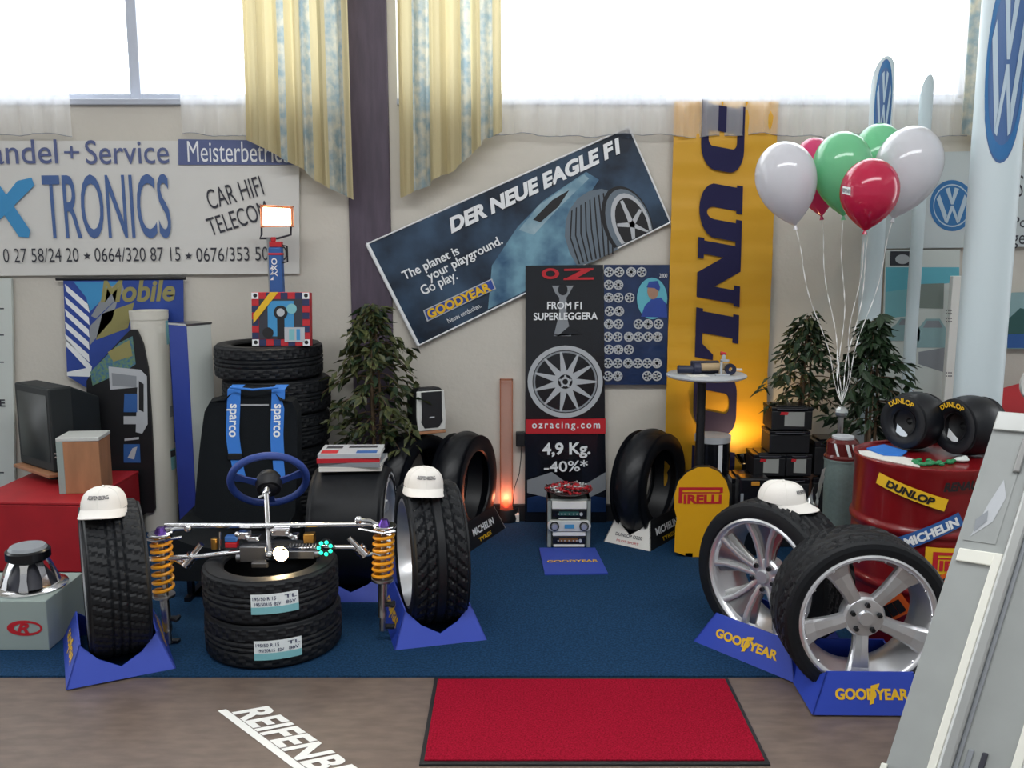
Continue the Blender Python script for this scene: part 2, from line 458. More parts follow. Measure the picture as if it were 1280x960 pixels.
# ------------------------------------------------------------------ curtains
def gauze(label, u0, u1, seed):
    x0, x1 = xw(u0, 100, 5.42), xw(u1, 100, 5.42); zb = W(640, 169, 5.42).z; n = int((x1-x0)/.012)+2
    rr = random.Random(seed); ph = rr.random()*6
    def fn(s, t):
        x = x0+(x1-x0)*s
        z = 4.1+(zb+.008*sin(x*9+ph)+.006*sin(x*23)-4.1)*t
        return (x, 5.425+.014*sin(x*42+ph)+.008*sin(x*95), z)
    mb = MB(); mb.add(gridm(fn, n, 6), smooth=True)
    o = mb.build('net_curtain', 'gauze', origin=(x0, 5.42, zb)); tag(o, label, 'net curtain')
    h = MB(); h.add(tube([fn(i/(n-1), 1) for i in range(n)], .0025, 5)); h.build('hem', 'ink_grey', o)
gauze('short white net curtain over the window above the phone number banner, at the outer end', -260, 84, 1)
gauze('narrow white net curtain beside the striped drape, above the phone number banner', 222, 345, 2)
gauze('wide white net curtain over the window above the yellow and dark tyre banners', 600, 1214, 3)
def drape(label, stripes, bot, bow):
    """stripes: (u0, u1, kind) at the wall; bot: (u, v) hem points"""
    Y = 5.345; u0, u1 = stripes[0][0], stripes[-1][1]; rows = 14
    def hem(u):
        for (a, va), (b, vb) in zip(bot, bot[1:]):
            if a <= u <= b: return va+(vb-va)*(u-a)/(b-a)
        return bot[-1][1] if u > bot[-1][0] else bot[0][1]
    mb = MB()
    for a, b, k in stripes:
        def fn(s, t, a=a, b=b):
            u = a+(b-a)*s; p = W(u, 100, Y); zb = W(u, hem(u), Y).z
            z = 4.12+(zb-4.12)*t
            fold = .032*sin(2*pi*(u-u0)/27.+.4*sin(t*3))+.012*sin(2*pi*(u-u0)/11.)
            return (p.x+bow*t*t*(u-(u0+u1)/2)/60, p.y+fold*(.55+.45*t), z)
        mb.add(gridm(fn, 10, rows), m=k, smooth=True)
    o = mb.build('curtain', ['curtain_yellow', 'curtain_blue'], origin=W((u0+u1)/2, 240, Y)); tag(o, label, 'curtain')
drape('yellow and grey-blue striped curtain hanging over the phone number banner, beside the dark pillar',
      [(307, 331, 0), (331, 350, 0), (350, 358, 1), (358, 377, 0), (377, 388, 1), (388, 408, 0), (408, 428, 1), (428, 437, 0)],
      [(305, 174), (330, 186), (358, 203), (377, 212), (388, 225), (408, 236), (437, 250)], .01)
drape('yellow and grey-blue striped curtain hanging above the tilted dark tyre banner',
      [(499, 517, 0), (517, 537, 1), (537, 552, 0), (552, 576, 0), (576, 588, 1), (588, 600, 0), (600, 615, 1), (615, 626, 0)],
      [(499, 247), (537, 231), (538, 226), (552, 219), (566, 214), (580, 200), (590, 190), (600, 183), (602, 175), (626, 165)], .006)
drape('pale curtain end hanging by the window behind the tall white logo pillar',
      [(1207, 1222, 1), (1222, 1240, 0), (1240, 1290, 0)], [(1207, 165), (1222, 170), (1290, 185)], .0)

# ------------------------------------------------------------------ banners and posters on the wall
def poster(name, label, cat, quad, Y, m, th=.004, **kw):
    mb = MB(); sheet(mb, quad, Y, th, **kw)
    return tag(mb.build(name, m, origin=W((quad[2][0]+quad[3][0])/2, quad[2][1], Y)), label, cat)

# white banner with the phone numbers
Y = 5.47
o = poster('vinyl_banner', 'wide white vinyl banner with blue lettering and phone numbers under the window', 'banner',
           [(-160, 176), (374, 176), (374, 342), (-160, 346)], Y, 'banner_white', nu=24, nv=6, wave=lambda s, t: .006*sin(s*21)*t)
Yp = Y-.008
mb = MB()
wtext(mb, 'Handel', (-38, 205), (73, 204), 29, Yp, bold=.004)
wtext(mb, '+', (81, 202), (100, 202), 19, Yp)
wtext(mb, 'Service', (108, 205), (212, 204), 29, Yp, bold=.004)
wtext(mb, 'TRONICS', (58, 297), (215, 296), 77, Yp, 1, bold=.006)
wpoly(mb, [(223, 174), (372, 176), (372, 206), (223, 206)], Yp, 3)
wtext(mb, 'Meisterbetrieb', (235, 202), (364, 203), 25, Yp, 4, lift=.003, bold=0)
wtext(mb, 'CAR HIFI', (263, 262), (331, 243), 24, Yp, 2, bold=.0)
wtext(mb, 'TELECOM', (264, 295), (338, 272), 22, Yp, 2, bold=.0)
wtext(mb, '0 27 58/24 20', (5, 328), (99, 327), 17, Yp, 2, bold=-.005)
wtext(mb, '0664/320 87 15', (119, 327), (226, 326), 17, Yp, 2, bold=-.005)
wtext(mb, '0676/353 50 50', (246, 327), (359, 325), 17, Yp, 2, bold=-.005)
for u in (109, 236):
    wpoly(mb, [(u+5*(1 if k % 2 == 0 else .42)*sin(k*pi/5), 320-5*(1 if k % 2 == 0 else .42)*cos(k*pi/5)) for k in range(10)], Yp, 2, .002)
wpoly(mb, [(-30, 222), (-8, 220), (38, 288), (36, 297), (24, 296), (-2, 258)], Yp, 5, .002)
wpoly(mb, [(22, 226), (40, 222), (43, 232), (-25, 300), (-40, 296), (-2, 256)], Yp, 5, .003)
mb.build('lettering', ['ink_slate', 'ink_steel', 'ink_dark', 'ink_slate', 'ink_white', 'ink_cyan'], o)

# board at the far side
o = poster('notice_board', 'pale board against the wall at the picture edge beside the television', 'board', [(-120, 348), (14, 348), (19, 642), (-120, 642)], 5.46, 'cream', .02)
mb = MB(); wtext(mb, 'E', (0, 508), (7, 508), 9, 5.458, bold=.02)
for v in (385, 418, 452, 590): wpoly(mb, [(-20, v), (5, v), (5, v+1.5), (-20, v+1.5)], 5.458)
mb.build('lettering', 'ink_dark', o)

# blue hanging banner with rod
Y = 5.455
o = poster('rod_banner', 'blue hanging banner with white slanted stripes on a thin dark rod', 'banner', [(79, 350), (229, 349), (231, 560), (84, 470)], Y, 'poster_blue')
mb = MB(); mb.add(cyl(W(70, 349, Y), W(232, 348, Y), .009, n=10)); mb.build('rod', 'ink_black', o, bevel=0)
mb = MB(); wtext(mb, 'Mobile', (126, 377), (220, 375), 26, Y, 0, bold=.03, shear=.25)
for k in range(5):
    v = 355+k*15.5; wpoly(mb, [(81, v), (83, v+9), (112, v+36), (111, v+26)], Y, 1)
wpoly(mb, [(82, 432), (108, 460), (84, 465), (84, 470), (113, 471), (115, 458), (83, 424)], Y, 1)
wpoly(mb, [(92, 352), (150, 352), (112, 390), (108, 372)], Y, 2)
wpoly(mb, [(112, 408), (148, 372), (140, 400), (112, 432)], Y, 3)
wpoly(mb, [(128, 392), (168, 378), (160, 410), (120, 425)], Y, 4)
wpoly(mb, [(135, 360), (152, 352), (156, 364), (120, 398), (114, 395)], Y, 3, .0015)
mb.build('lettering', ['olive_print', 'ink_white', 'ink_cyan', 'ink_grey', 'olive_print'], o)

# tilted dark banner
Y = 5.466
TL, TR, BR, BL = (459, 305), (786, 159), (838, 278), (523, 432)
o = poster('tilted_banner', 'dark blue printed banner hung at a slant, showing a tyre and silver wheel', 'banner', [TL, TR, BR, BL], Y, 'banner_dark', nu=16, nv=6, wave=lambda s, t: .004*sin(s*15+t*4))
def bl(s, t): return tuple((1-s)*((1-t)*TL[k]+t*BL[k])+s*((1-t)*TR[k]+t*BR[k]) for k in (0, 1))
Yp = Y-.006
mb = MB()
wpoly(mb, [bl(.28, .98), bl(.36, .64), bl(.5, .42), bl(.62, .30), bl(.80, .22), bl(.83, .34), bl(.72, .52), bl(.66, .98)], Yp, 0)
wpoly(mb, [bl(.5, .45), bl(.6, .32), bl(.79, .235), bl(.80, .29), bl(.66, .42), bl(.54, .55)], Yp, 1, .002)
wpoly(mb, [bl(.56, .42), bl(.65, .33), bl(.72, .31), bl(.66, .41), bl(.58, .47)], Yp, 3, .003)
tc_ = [(712, 262), (722, 248), (736, 239), (752, 236), (764, 240), (770, 262), (768, 290), (772, 312), (740, 328), (722, 333), (712, 316), (706, 296), (707, 276)]
wpoly(mb, tc_, Yp, 5, .003)
for k in range(9):
    a, b = (714+k*5.6, 262-k*3.0+.25*(k-4)**2*.4), (724+k*5.2, 330-k*1.6); q = -7+k*1.2
    mid = ((a[0]+b[0])/2+q, (a[1]+b[1])/2)
    wpoly(mb, [a, (a[0]+1.6, a[1]-1), (mid[0]+1.8, mid[1]), (b[0]+1.2, b[1]), (b[0]-.8, b[1]), mid], Yp, 3, .004)
def rot_ell(cu, cv, a, b, ang, n=30): return [(cu+a*cos(t)*cos(ang)-b*sin(t)*sin(ang), cv+a*cos(t)*sin(ang)+b*sin(t)*cos(ang)) for t in [2*pi*i/n for i in range(n)]]
ang = rad(70)
def clip(pts):     # keep inside the lower edge of the sheet
    r = []
    for u, v in pts:
        lim = BL[1]+(u-BL[0])/(BR[0]-BL[0])*(BR[1]-BL[1])-2
        r.append((u, min(v, lim)))
    return r
wpoly(mb, clip(rot_ell(784, 279, 48, 30, ang)), Yp, 3, .005); wpoly(mb, clip(rot_ell(786, 279.5, 45, 27, ang)), Yp, 5, .0055)
wpoly(mb, clip(rot_ell(789, 280, 40, 23, ang)), Yp, 4, .006)
wpoly(mb, clip(rot_ell(790, 281, 35, 19, ang)), Yp, 3, .007)
for k in range(5):
    t = 2*pi*k/5+.5; e = (790+33*cos(t)*cos(ang)-18*sin(t)*sin(ang), 281+33*cos(t)*sin(ang)+18*sin(t)*cos(ang))
    nx, ny = -(e[1]-281), (e[0]-790); L = math.hypot(nx, ny); nx, ny = nx/L*3.2, ny/L*3.2
    wpoly(mb, clip([(790+nx, 281+ny), (e[0]+nx*.6, e[1]+ny*.6), (e[0]-nx*.6, e[1]-ny*.6), (790-nx, 281-ny)])[::-1], Yp, 4, .008)
mb.build('printed_picture', ['banner_mid', 'banner_light', 'ink_grey', 'ink_black', 'ink_silver', 'tread_print'], o)
mb = MB()
wtext(mb, 'DER NEUE EAGLE F1', (564, 291), (780, 188), 17.5, Yp, 0, .006, bold=.05, shear=.3)
wtext(mb, 'The planet is', (506, 350), (575, 317), 11, Yp, 0, .006, bold=.02)
wtext(mb, 'your playground.', (537, 351), (629, 304), 11, Yp, 0, .006, bold=.02)
wtext(mb, 'Go play.', (529, 369), (573, 348), 12, Yp, 0, .006, bold=.02)
wtext(mb, 'Neues entdecken.', (561, 404), (602, 384), 6, Yp, 0, .006)
q = [(529, 388), (615, 348), (620, 361), (534, 402)]; wpoly(mb, q, Yp, 2, .005)
q2 = [(531, 388.5), (614, 350), (618, 360.5), (535.5, 400)]; wpoly(mb, q2, Yp, 3, .006)
wtext(mb, 'GOODYEAR', (537, 398), (615, 362), 11, Yp, 1, .008, bold=.045)
mb.build('lettering', ['ink_white', 'yellow_print', 'ink_silver', 'poster_blue'], o)
mb = MB()
for a, b in ((TL, TR), (TR, BR), (BR, BL), (BL, TL)):
    A, B = W(*a, Y), W(*b, Y); mb.add(cyl(A+Vector((0, -.004, 0)), B+Vector((0, -.004, 0)), .011 if (a, b) == (BL, TL) else .005, n=8))
for a, b in ((TL, (453, 297)), (TR, (790, 146)), (BL, (522, 447)), (BR, (846, 282))):
    mb.add(tube([W(*a, Y), W((a[0]+b[0])/2+1, (a[1]+b[1])/2, Y+.04), W(*b, YW)], .003, 5))
mb.build('white_edging', 'ink_white', o)

# black wheel poster
Y = 5.448
o = poster('wheel_poster', 'tall black poster showing a silver spoked wheel above a red web address strip', 'poster', [(657, 332), (754, 331), (758, 655), (656, 655)], Y, 'poster_black', nu=6, nv=16, wave=lambda s, t: .006*sin(t*9+s*2))
Yp = Y-.007
mb = MB()
wring(mb, 706.5, 477, 41, 47, Yp, 0, .002, 44, .96); wring(mb, 706.5, 477, 37.5, 40, Yp, 1, .002, 44, .96)
for k in range(11):
    t = 2*pi*k/11-pi/2-.14; c, s = cos(t), sin(t)
    wpoly(mb, [(706.5+12*c-4.2*s, 477+.96*(12*s+4.2*c)), (706.5+39*c-1.2*s, 477+.96*(39*s+1.2*c)), (706.5+39*c+1.2*s, 477+.96*(39*s-1.2*c)), (706.5+12*c+4.2*s, 477+.96*(12*s-4.2*c))][::-1], Yp, 0, .003)
wring(mb, 706.5, 477, 9, 14, Yp, 0, .004); wcirc(mb, 706.5, 477, 9, 8.6, Yp, 2, .004); wring(mb, 706.5, 477, 3.5, 6, Yp, 0, .005)
for k in range(5): wcirc(mb, 706.5+7*sin(k*2*pi/5), 477-7*cos(k*2*pi/5), 1.5, 1.5, Yp, 0, .006, 10)
wpoly(mb, [(657, 524), (757, 523), (757, 542), (657, 542)], Yp, 3, .003)
# figure holding a cup
wpoly(mb, [(690, 357), (717, 357), (712, 366), (708, 372), (708, 392), (714, 420), (692, 420), (699, 392), (699, 372), (694, 366)], Yp, 1, .002)
wcirc(mb, 703.5, 362, 6, 7, Yp, 2, .003)
wpoly(mb, [(697, 420), (711, 408), (728, 418), (690, 418)], Yp, 2, .0025)
wpoly(mb, [(659, 600), (690, 590), (720, 612), (757, 590), (757, 612), (720, 630), (659, 616)], Yp, 5, .002)
wpoly(mb, [(659, 622), (700, 614), (757, 622), (757, 640), (659, 640)], Yp, 4, .0015)
mb.build('printed_picture', ['ink_silver', 'ink_grey', 'poster_black', 'ink_red', 'poster_navy', 'ink_grey'], o)
mb = MB()
wtext(mb, 'FROM F1', (684, 386), (727, 386), 9, Yp, 0, .005, bold=.02)
wtext(mb, 'SUPERLEGGERA', (667, 400), (747, 399), 9, Yp, 0, .005, bold=.02)
wtext(mb, 'ozracing.com', (665, 535), (750, 535), 8.5, Yp, 0, .005, bold=.02, space=1.35)
wtext(mb, '4,9 Kg.', (678, 568), (738, 567), 15, Yp, 0, .005, bold=.03)
wtext(mb, '-40%*', (680, 590), (735, 588), 14, Yp, 0, .005, bold=.012)
wring(mb, 688, 342, 6, 11, Yp, 1, .004, 24, .62)
wpoly(mb, [(705, 336), (742, 335), (741, 337.8), (705, 338.6)], Yp, 1, .004); wpoly(mb, [(705, 347.2), (742, 346.6), (742, 349.5), (704, 350)], Yp, 1, .004); wpoly(mb, [(728, 337), (741, 336.5), (718, 349), (705, 349)], Yp, 1, .0045)
mb.build('lettering', ['ink_white', 'ink_red'], o)

# blue catalogue poster with rows of wheels
Y = 5.452
o = poster('catalogue_poster', 'glossy blue poster with rows of small wheels and a man in a cap', 'poster', [(755, 331), (837, 331), (833, 481), (755, 481)], Y, 'poster_navy', nu=5, nv=8, wave=lambda s, t: .003*sin(t*8))
Yp = Y-.005
mb = MB()
rows = [(340, [761, 774, 789, 802]), (356, [761, 773]), (372, [761, 773, 787]), (389, [762, 774]), (405, [761, 773, 798, 810, 823]),
        (421, [760, 772, 786, 798, 810, 822]), (437, [761, 773, 786]), (454, [760, 772, 785, 797, 809, 821]), (470, [760, 772, 809, 821])]
for v, us in rows:
    for i, u in enumerate(us):
        wring(mb, u, v, 4.6, 6.2, Yp, 0, .002, 18)
        n = 5 if (i+v) % 3 else 8
        for k in range(n):
            t = 2*pi*k/n+v; c, s = cos(t), sin(t)
            wpoly(mb, [(u-1.1*s, v+1.1*c), (u+5*c-.8*s, v+5*s+.8*c), (u+5*c+.8*s, v+5*s-.8*c), (u+1.1*s, v-1.1*c)][::-1], Yp, 0, .003)
wcirc(mb, 815, 373, 19, 26, Yp, 1, .002)
wpoly(mb, [(801, 396), (806, 382), (814, 374), (826, 372), (833, 380), (834, 397)], Yp, 2, .003)
wcirc(mb, 816, 364, 7, 10, Yp, 3, .004); wpoly(mb, [(808, 359), (811, 352), (822, 351), (825, 359), (824, 364), (818, 360)], Yp, 2, .005)
wtext(mb, '2000', (824, 347), (834, 347), 5, Yp, 4, .003)
mb.build('printed_picture', ['ink_silver', 'sky_print', 'poster_blue', 'skin_print', 'ink_white'], o)

# yellow banner with big vertical lettering
Y = 5.44
o = poster('vertical_banner', 'long yellow vertical banner with huge dark slab letters, behind the bar table', 'banner', [(843, 127), (973, 127), (953, 640), (829, 640)], Y, 'dunlop_yellow', nu=6, nv=60, wave=lambda s, t: .0035*sin(t*120)+.004*sin(t*37+s*3))
def slab(ch):
    """slab-serif capitals in a unit-high box: list of polygons / ring strips"""
    P, R, st, se = [], [], .26, .11
    def rect(x0, x1, y0, y1): P.append([(x0, y0), (x1, y0), (x1, y1), (x0, y1)])
    def rr(x0, x1, y0, y1, e, left=True, n=9):
        pts = []
        for (cx, cy, a0) in ((x1-e, y0+e, -pi/2), (x1-e, y1-e, 0), (x0+e, y1-e, pi/2), (x0+e, y0+e, pi)):
            sq = (not left) and cx < (x0+x1)/2
            for i in range(n):
                a = a0+pi/2*i/(n-1)
                pts.append((cx+e*cos(a), cy+e*sin(a)) if not sq else (x0, cy+(e if cy > .5*(y0+y1) else -e)))
        return pts
    if ch == 'D': R.append((rr(.04, .95, 0, 1, .34, False), rr(.40, .62, .17, .83, .10, False))); rect(0, .2, 0, .14); rect(0, .2, .86, 1); w = .95
    if ch == 'O': R.append((rr(0, .96, 0, 1, .32), rr(.34, .64, .17, .83, .12))); w = .96
    if ch == 'U':
        rect(.04, .42, .3, 1); rect(.62, .92, .3, 1); rect(0, .46, .86, 1); rect(.56, .98, .86, 1)
        a = [(.48+.44*cos(t), .36+.36*sin(t)) for t in [pi+pi*i/14 for i in range(15)]]; b = [(.52+.10*cos(t), .36+.18*sin(t)) for t in [pi+pi*i/14 for i in range(15)]]
        for i in range(14): P.append([a[i], a[i+1], b[i+1], b[i]])
        w = .98
    if ch == 'N':
        rect(.04, .26, 0, 1); rect(.76, .98, 0, 1); P.append([(.04, 1), (.44, 1), (.98, 0), (.58, 0)])
        rect(0, .34, 0, .14); rect(.68, 1.02, .86, 1); rect(0, .2, .86, 1); w = 1.02
    if ch == 'L': rect(.05, .44, 0, 1); rect(0, .52, .86, 1); rect(0, .88, 0, .16); P.append([(.90, 0), (.90, .42), (.80, .42), (.62, .14), (.62, 0)]); w = .9
    if ch == 'P': rect(.05, .42, 0, 1); rect(0, .5, 0, .14); R.append((rr(.05, .9, .4, 1, .26, False), rr(.40, .6, .55, .86, .09, False))); rect(0, .2, .86, 1); w = .9
    return P, R, w
mb = MB(); Yp = Y-.011
spans = {'D': (124, 219), 'U': (223, 308), 'N': (296, 384), 'L': (384, 456), 'O': (456, 547), 'P': (556, 625)}
for ch, (v0, v1) in spans.items():
    P, R, w = slab(ch)
    def mp(p, v0=v0, v1=v1, w=w):       # text runs downwards, letter tops towards the other side
        v = v0+(p[0]/w)*(v1-v0-10)+p[1]*10; base = 878-(v-125)*.030; top = 932-(v-125)*.030
        return (base+(top-base)*p[1], v)
    for i_, p in enumerate(P): wpoly(mb, [mp(q) for q in p][::-1], Yp, 0, .001+.0004*i_)
    for a, b in R:
        n = len(a); vs = [W(*mp(q), Yp)+Vector((0, -.0006, 0)) for q in list(a)+list(b)]
        mb.add((vs, [(i, (i+1) % n, n+(i+1) % n, n+i) for i in range(n)]))
mb.build('lettering', ['ink_violet'], o)

# car brand boards on the side
Y = 5.46
o = poster('logo_board', 'white board with a round blue ring logo behind the balloons and white pillars', 'board', [(1095, 192), (1330, 186), (1320, 308), (1090, 311)], Y, 'wall_panel', .015)
def vw(put, m_ring, m_in):
    """ring, V and W in a unit circle; put(poly or ring, m)"""
    n = 40
    put('ring', [(cos(2*pi*i/n), sin(2*pi*i/n)) for i in range(n)], [(.84*cos(2*pi*i/n), .84*sin(2*pi*i/n)) for i in range(n)], m_ring)
    for sg in (1, -1):
        for poly in ([(-.34, .72), (-.13, .78), (0, .30), (0, .05), (-.06, .05)], [(-.78, .28), (-.62, .48), (-.26, -.42), (-.36, -.72)], [(-.36, -.72), (-.24, -.76), (0, -.22), (0, .0), (-.06, .0)]):
            put('poly', [(x*sg, y) for x, y in poly], None, m_in)
mb = MB(); wcirc(mb, 1190, 257, 23, 26, Y, 2, .001, 40); wring(mb, 1190, 257, 26, 22.4, Y, 1, .0015, 40, 1.12)
def put(kind, a, b, m):
    if kind == 'ring':
        n = len(a); vs = [W(1190+28*x, 257-32*y, Y)+Vector((0, -.002, 0)) for x, y in a+b]; mb.add((vs, [(i, (i+1) % n, n+(i+1) % n, n+i) for i in range(n)]), m=m)
    else: wpoly(mb, [(1190+25*x, 257-29*y) for x, y in a], Y, m, .003)
vw(put, 0, 1)
wtext(mb, 'Service', (1270, 246), (1330, 245), 26, Y, 3, .002, bold=-.01)
wtext(mb, 'Polo', (1266, 284), (1296, 284), 13, Y, 3, .002); wtext(mb, 'gen', (1264, 305), (1290, 305), 11, Y, 3, .002)
mb.build('logo', ['logo_blue', 'logo_pale', 'logo_blue', 'ink_dark'], o)
o = poster('car_poster', 'pale poster with blue sky, grey building and silver cars behind the second plant', 'poster', [(1107, 312), (1200, 312), (1196, 500), (1100, 500)], 5.455, 'cream')
mb = MB(); Yp = 5.455
wpoly(mb, [(1113, 314), (1139, 314), (1138, 332), (1112, 332)], Yp, 0); wcirc(mb, 1128, 324, 9, 6, Yp, 5, .002)
wpoly(mb, [(1107, 334), (1199, 334), (1199, 352), (1107, 365)], Yp, 1)
wpoly(mb, [(1107, 350), (1140, 350), (1140, 395), (1106, 398)], Yp, 6, .0005)
wpoly(mb, [(1150, 355), (1180, 354), (1179, 386), (1148, 385)], Yp, 2, .002)
for (u, v, s) in ((1130, 408, 1.0), (1162, 412, 1.25)):
    wpoly(mb, [(u-19*s, v+18*s), (u-20*s, v+4*s), (u-10*s, v-3*s), (u-4*s, v-11*s), (u+10*s, v-11*s), (u+17*s, v), (u+20*s, v+5*s), (u+19*s, v+18*s)][::-1], Yp, 3, .003)
    wpoly(mb, [(u-7*s, v-2*s), (u-3*s, v-9*s), (u+9*s, v-9*s), (u+13*s, v-2*s)][::-1], Yp, 4, .004)
wpoly(mb, [(1148, 440), (1195, 432), (1194, 470), (1148, 455)], Yp, 4, .001)
mb.build('printed_picture', ['ink_dark', 'sky_print', 'building_print', 'car_print', 'ink_grey', 'ink_silver', 'label_teal'], o)
o = poster('landscape_poster', 'blue landscape poster on the wall beyond the tall white logo pillar', 'poster', [(1258, 366), (1320, 364), (1316, 436), (1258, 436)], 5.45, 'car_print')
mb = MB(); wpoly(mb, [(1259, 400), (1275, 385), (1320, 395), (1318, 420), (1259, 420)], 5.45, 0); wpoly(mb, [(1259, 418), (1318, 416), (1317, 435), (1259, 435)], 5.45, 1, .002)
mb.build('printed_picture', ['display_green', 'ink_blue'], o)

# white posts and logo pillars
def pillar(label, u, v0, Y, r, top, slant=0., logo=None, zb=0.):
    c = W(u, v0, Y); zt = top
    rt = thing('logo_pillar', label, 'pillar', (c.x, Y, zb))
    mb = MB(); n = 40; vs, fs = [], []
    for i in range(n):
        a = 2*pi*i/n; vs.append((c.x+r*cos(a), Y+r*sin(a)*.8, zb+.02))
    for i in range(n):
        a = 2*pi*i/n; vs.append((c.x+r*cos(a), Y+r*sin(a)*.8, zt-slant*(1+sin(a))/2))
    fs = [(i, (i+1) % n, n+(i+1) % n, n+i) for i in range(n)]
    mb.add((vs, fs), smooth=True); mb.add(([vs[n+i] for i in range(n)], [tuple(range(n))]))
    mb.build('fabric_sleeve', 'pillar_white', rt)
    mb = MB(); mb.add(lathe([(0, 0), (r*1.5, 0), (r*1.5, .015), (r*1.02, .03), (0, .03)], 32), T(c.x, Y, zb), smooth=True); mb.build('foot_plate', 'steel', rt)
    if logo:
        zc, hz, aw, a0 = logo; mb = MB()
        def pos(x, y, lift):
            a = a0+x*aw
            return (c.x+(r+lift)*sin(a), Y-(r+lift)*cos(a)*.8, zc+y*hz)
        def fine(poly, m, lift):
            P = []
            for p, q in zip(poly, poly[1:]+poly[:1]): P += [tuple(p[k]+(q[k]-p[k])*i/6 for k in (0, 1)) for i in range(6)]
            mb.add(([pos(x, y, lift) for x, y in P], [tuple(range(len(P)))]), m=m)
        for i in range(12):       # oval disc cut in strips so it follows the curve
            x0, x1 = -1+i/6, -1+(i+1)/6; h0, h1 = math.sqrt(max(0, 1-x0*x0)), math.sqrt(max(0, 1-x1*x1))
            mb.add(([pos(x0, -h0, .002), pos(x1, -h1, .002), pos(x1, h1, .002), pos(x0, h0, .002)], [(0, 1, 2, 3)]), m=0)
        def put(kind, a, b, m):
            if kind == 'ring':
                n = len(a); mb.add(([pos(x*.97, y*.97, .004) for x, y in a+b], [(i, (i+1) % n, n+(i+1) % n, n+i) for i in range(n)]), m=m)
            else: fine([(x*.95, y*.95) for x, y in a], m, .005)
        vw(put, 2, 1)
        mb.build('logo', ['logo_navy', 'logo_pale', 'logo_blue'], rt)
    return rt
zc = W(1252, 85, 4.45).z
pillar('tall white pillar with a long oval blue logo near the picture edge', 1240, 260, 4.45, .114, 3.2, 0, (zc, .44, .86, -.22))
pillar('slim white pillar with pointed blue logo top, behind the back green balloon', 1094, 260, 5.25, .062, W(1098, 72, 5.25).z, .25, (W(1098, 128, 5.25).z-.02, .24, .8, -.1))
pillar('thinnest white pillar, pointed at the top, behind the clear white balloon', 1149, 260, 5.3, .036, W(1155, 94, 5.3).z, .2)
c = W(1184, 500, 5.3)
rt = thing('perforated_post', 'white upright post with rows of holes beside the tall logo pillar', 'post', (c.x, 5.3, 0))
mb = MB(); zt = W(1184, 345, 5.3).z; mb.add(bbox(c.x-.028, c.x+.028, 5.28, 5.32, 0, zt)); mb.build('upright', 'white', rt, bevel=.004)
mb = MB(); mb.add(bbox(c.x-.09, c.x+.09, 5.2, 5.4, 0, .015)); mb.build('foot_plate', 'white', rt)
mb = MB()
for v in (388, 392, 398, 402, 466, 470):
    for du in (-3, 0, 3):
        p = W(1186+du, v, 5.279); mb.add(sph(p, .004, 8, 5))
mb.build('hole', 'ink_dark', rt)
c = G(1300, 640)
rt = thing('red_show_car', 'red bodywork with a white round number disc at the picture edge', 'car', (W(1300, 520, 5.0).x, 5.0, 0))
mb = MB(); xa, xb = W(1255, 500, 5.0).x, W(1420, 500, 5.0).x; za, zb = W(1270, 466, 5.0).z, W(1270, 620, 5.0).z
mb.add(gridm(lambda s, t: (xa+(xb-xa)*s, 5.0+.25*cos(pi*(t-.5))*-1+.12, .0+za*t-(.12*(1-s)**2)*t), 14, 12), smooth=True); mb.build('bodywork', 'red_box', rt)
mb = MB(); mb.add(cyl(W(1298, 480, 4.72), W(1298, 480, 4.72)+Vector((0, -.02, 0)), .1, n=32)); mb.build('number_disc', 'white', rt)

# ------------------------------------------------------------------ tyres and wheels
def tyre_mesh(mb, R, w, rb, seg=144, tread='vee', nt=27, m=0, bulge=.5, round_=.0):
    """tyre about the local Y axis, centred on the origin"""
    side = [(rb, -.40*w), (rb+.006, -.45*w), (rb+.25*(R-rb), -.49*w), (rb+.55*(R-rb), -bulge*w), (rb+.8*(R-rb), -.485*w)]
    sh = [(R-.016-round_*.6, -.455*w), (R-.006-round_*.35, -.425*w)]
    tr = []
    for i in range(nt):
        s = -1+2*i/(nt-1); tr.append((R-(.003+round_)*s*s, .40*w*s))
    inn = [(rb+.004, .38*w), (rb+.5*(R-rb), .43*w), (R-.03-round_*.6, .38*w), (R-.02, 0), (R-.03-round_*.6, -.38*w), (rb+.5*(R-rb), -.43*w), (rb+.004, -.38*w)]
    prof = side+sh+tr+[(r, -y) for r, y in sh[::-1]]+[(r, -y) for r, y in side[::-1]]+inn
    a, b = len(side)+len(sh), len(side)+len(sh)+nt
    def fn(ang, q, r, h):
        if a <= q < b and tread != 'slick':
            s = h/(.40*w); d = 0
            if tread == 'vee':
                if abs(abs(s)-.22) < .045 or abs(abs(s)-.62) < .045: d = .009
                elif (ang*36/(2*pi)+1.8*abs(s)) % 1 < .26 and abs(s) > .25: d = .009
            elif tread == 'fine':
                if abs(abs(s)-.3) < .05 or abs(s) < .04: d = .007
                elif (ang*48/(2*pi)+.9*s) % 1 < .25: d = .005
            elif tread == 'moto':
                if (ang*16/(2*pi)+1.2*abs(s)) % 1 < .16 and abs(s) > .12: d = .004
            r -= d
        return r
    mb.add(lathe(prof, seg, 'Y', True, fn), m=m, smooth=True)

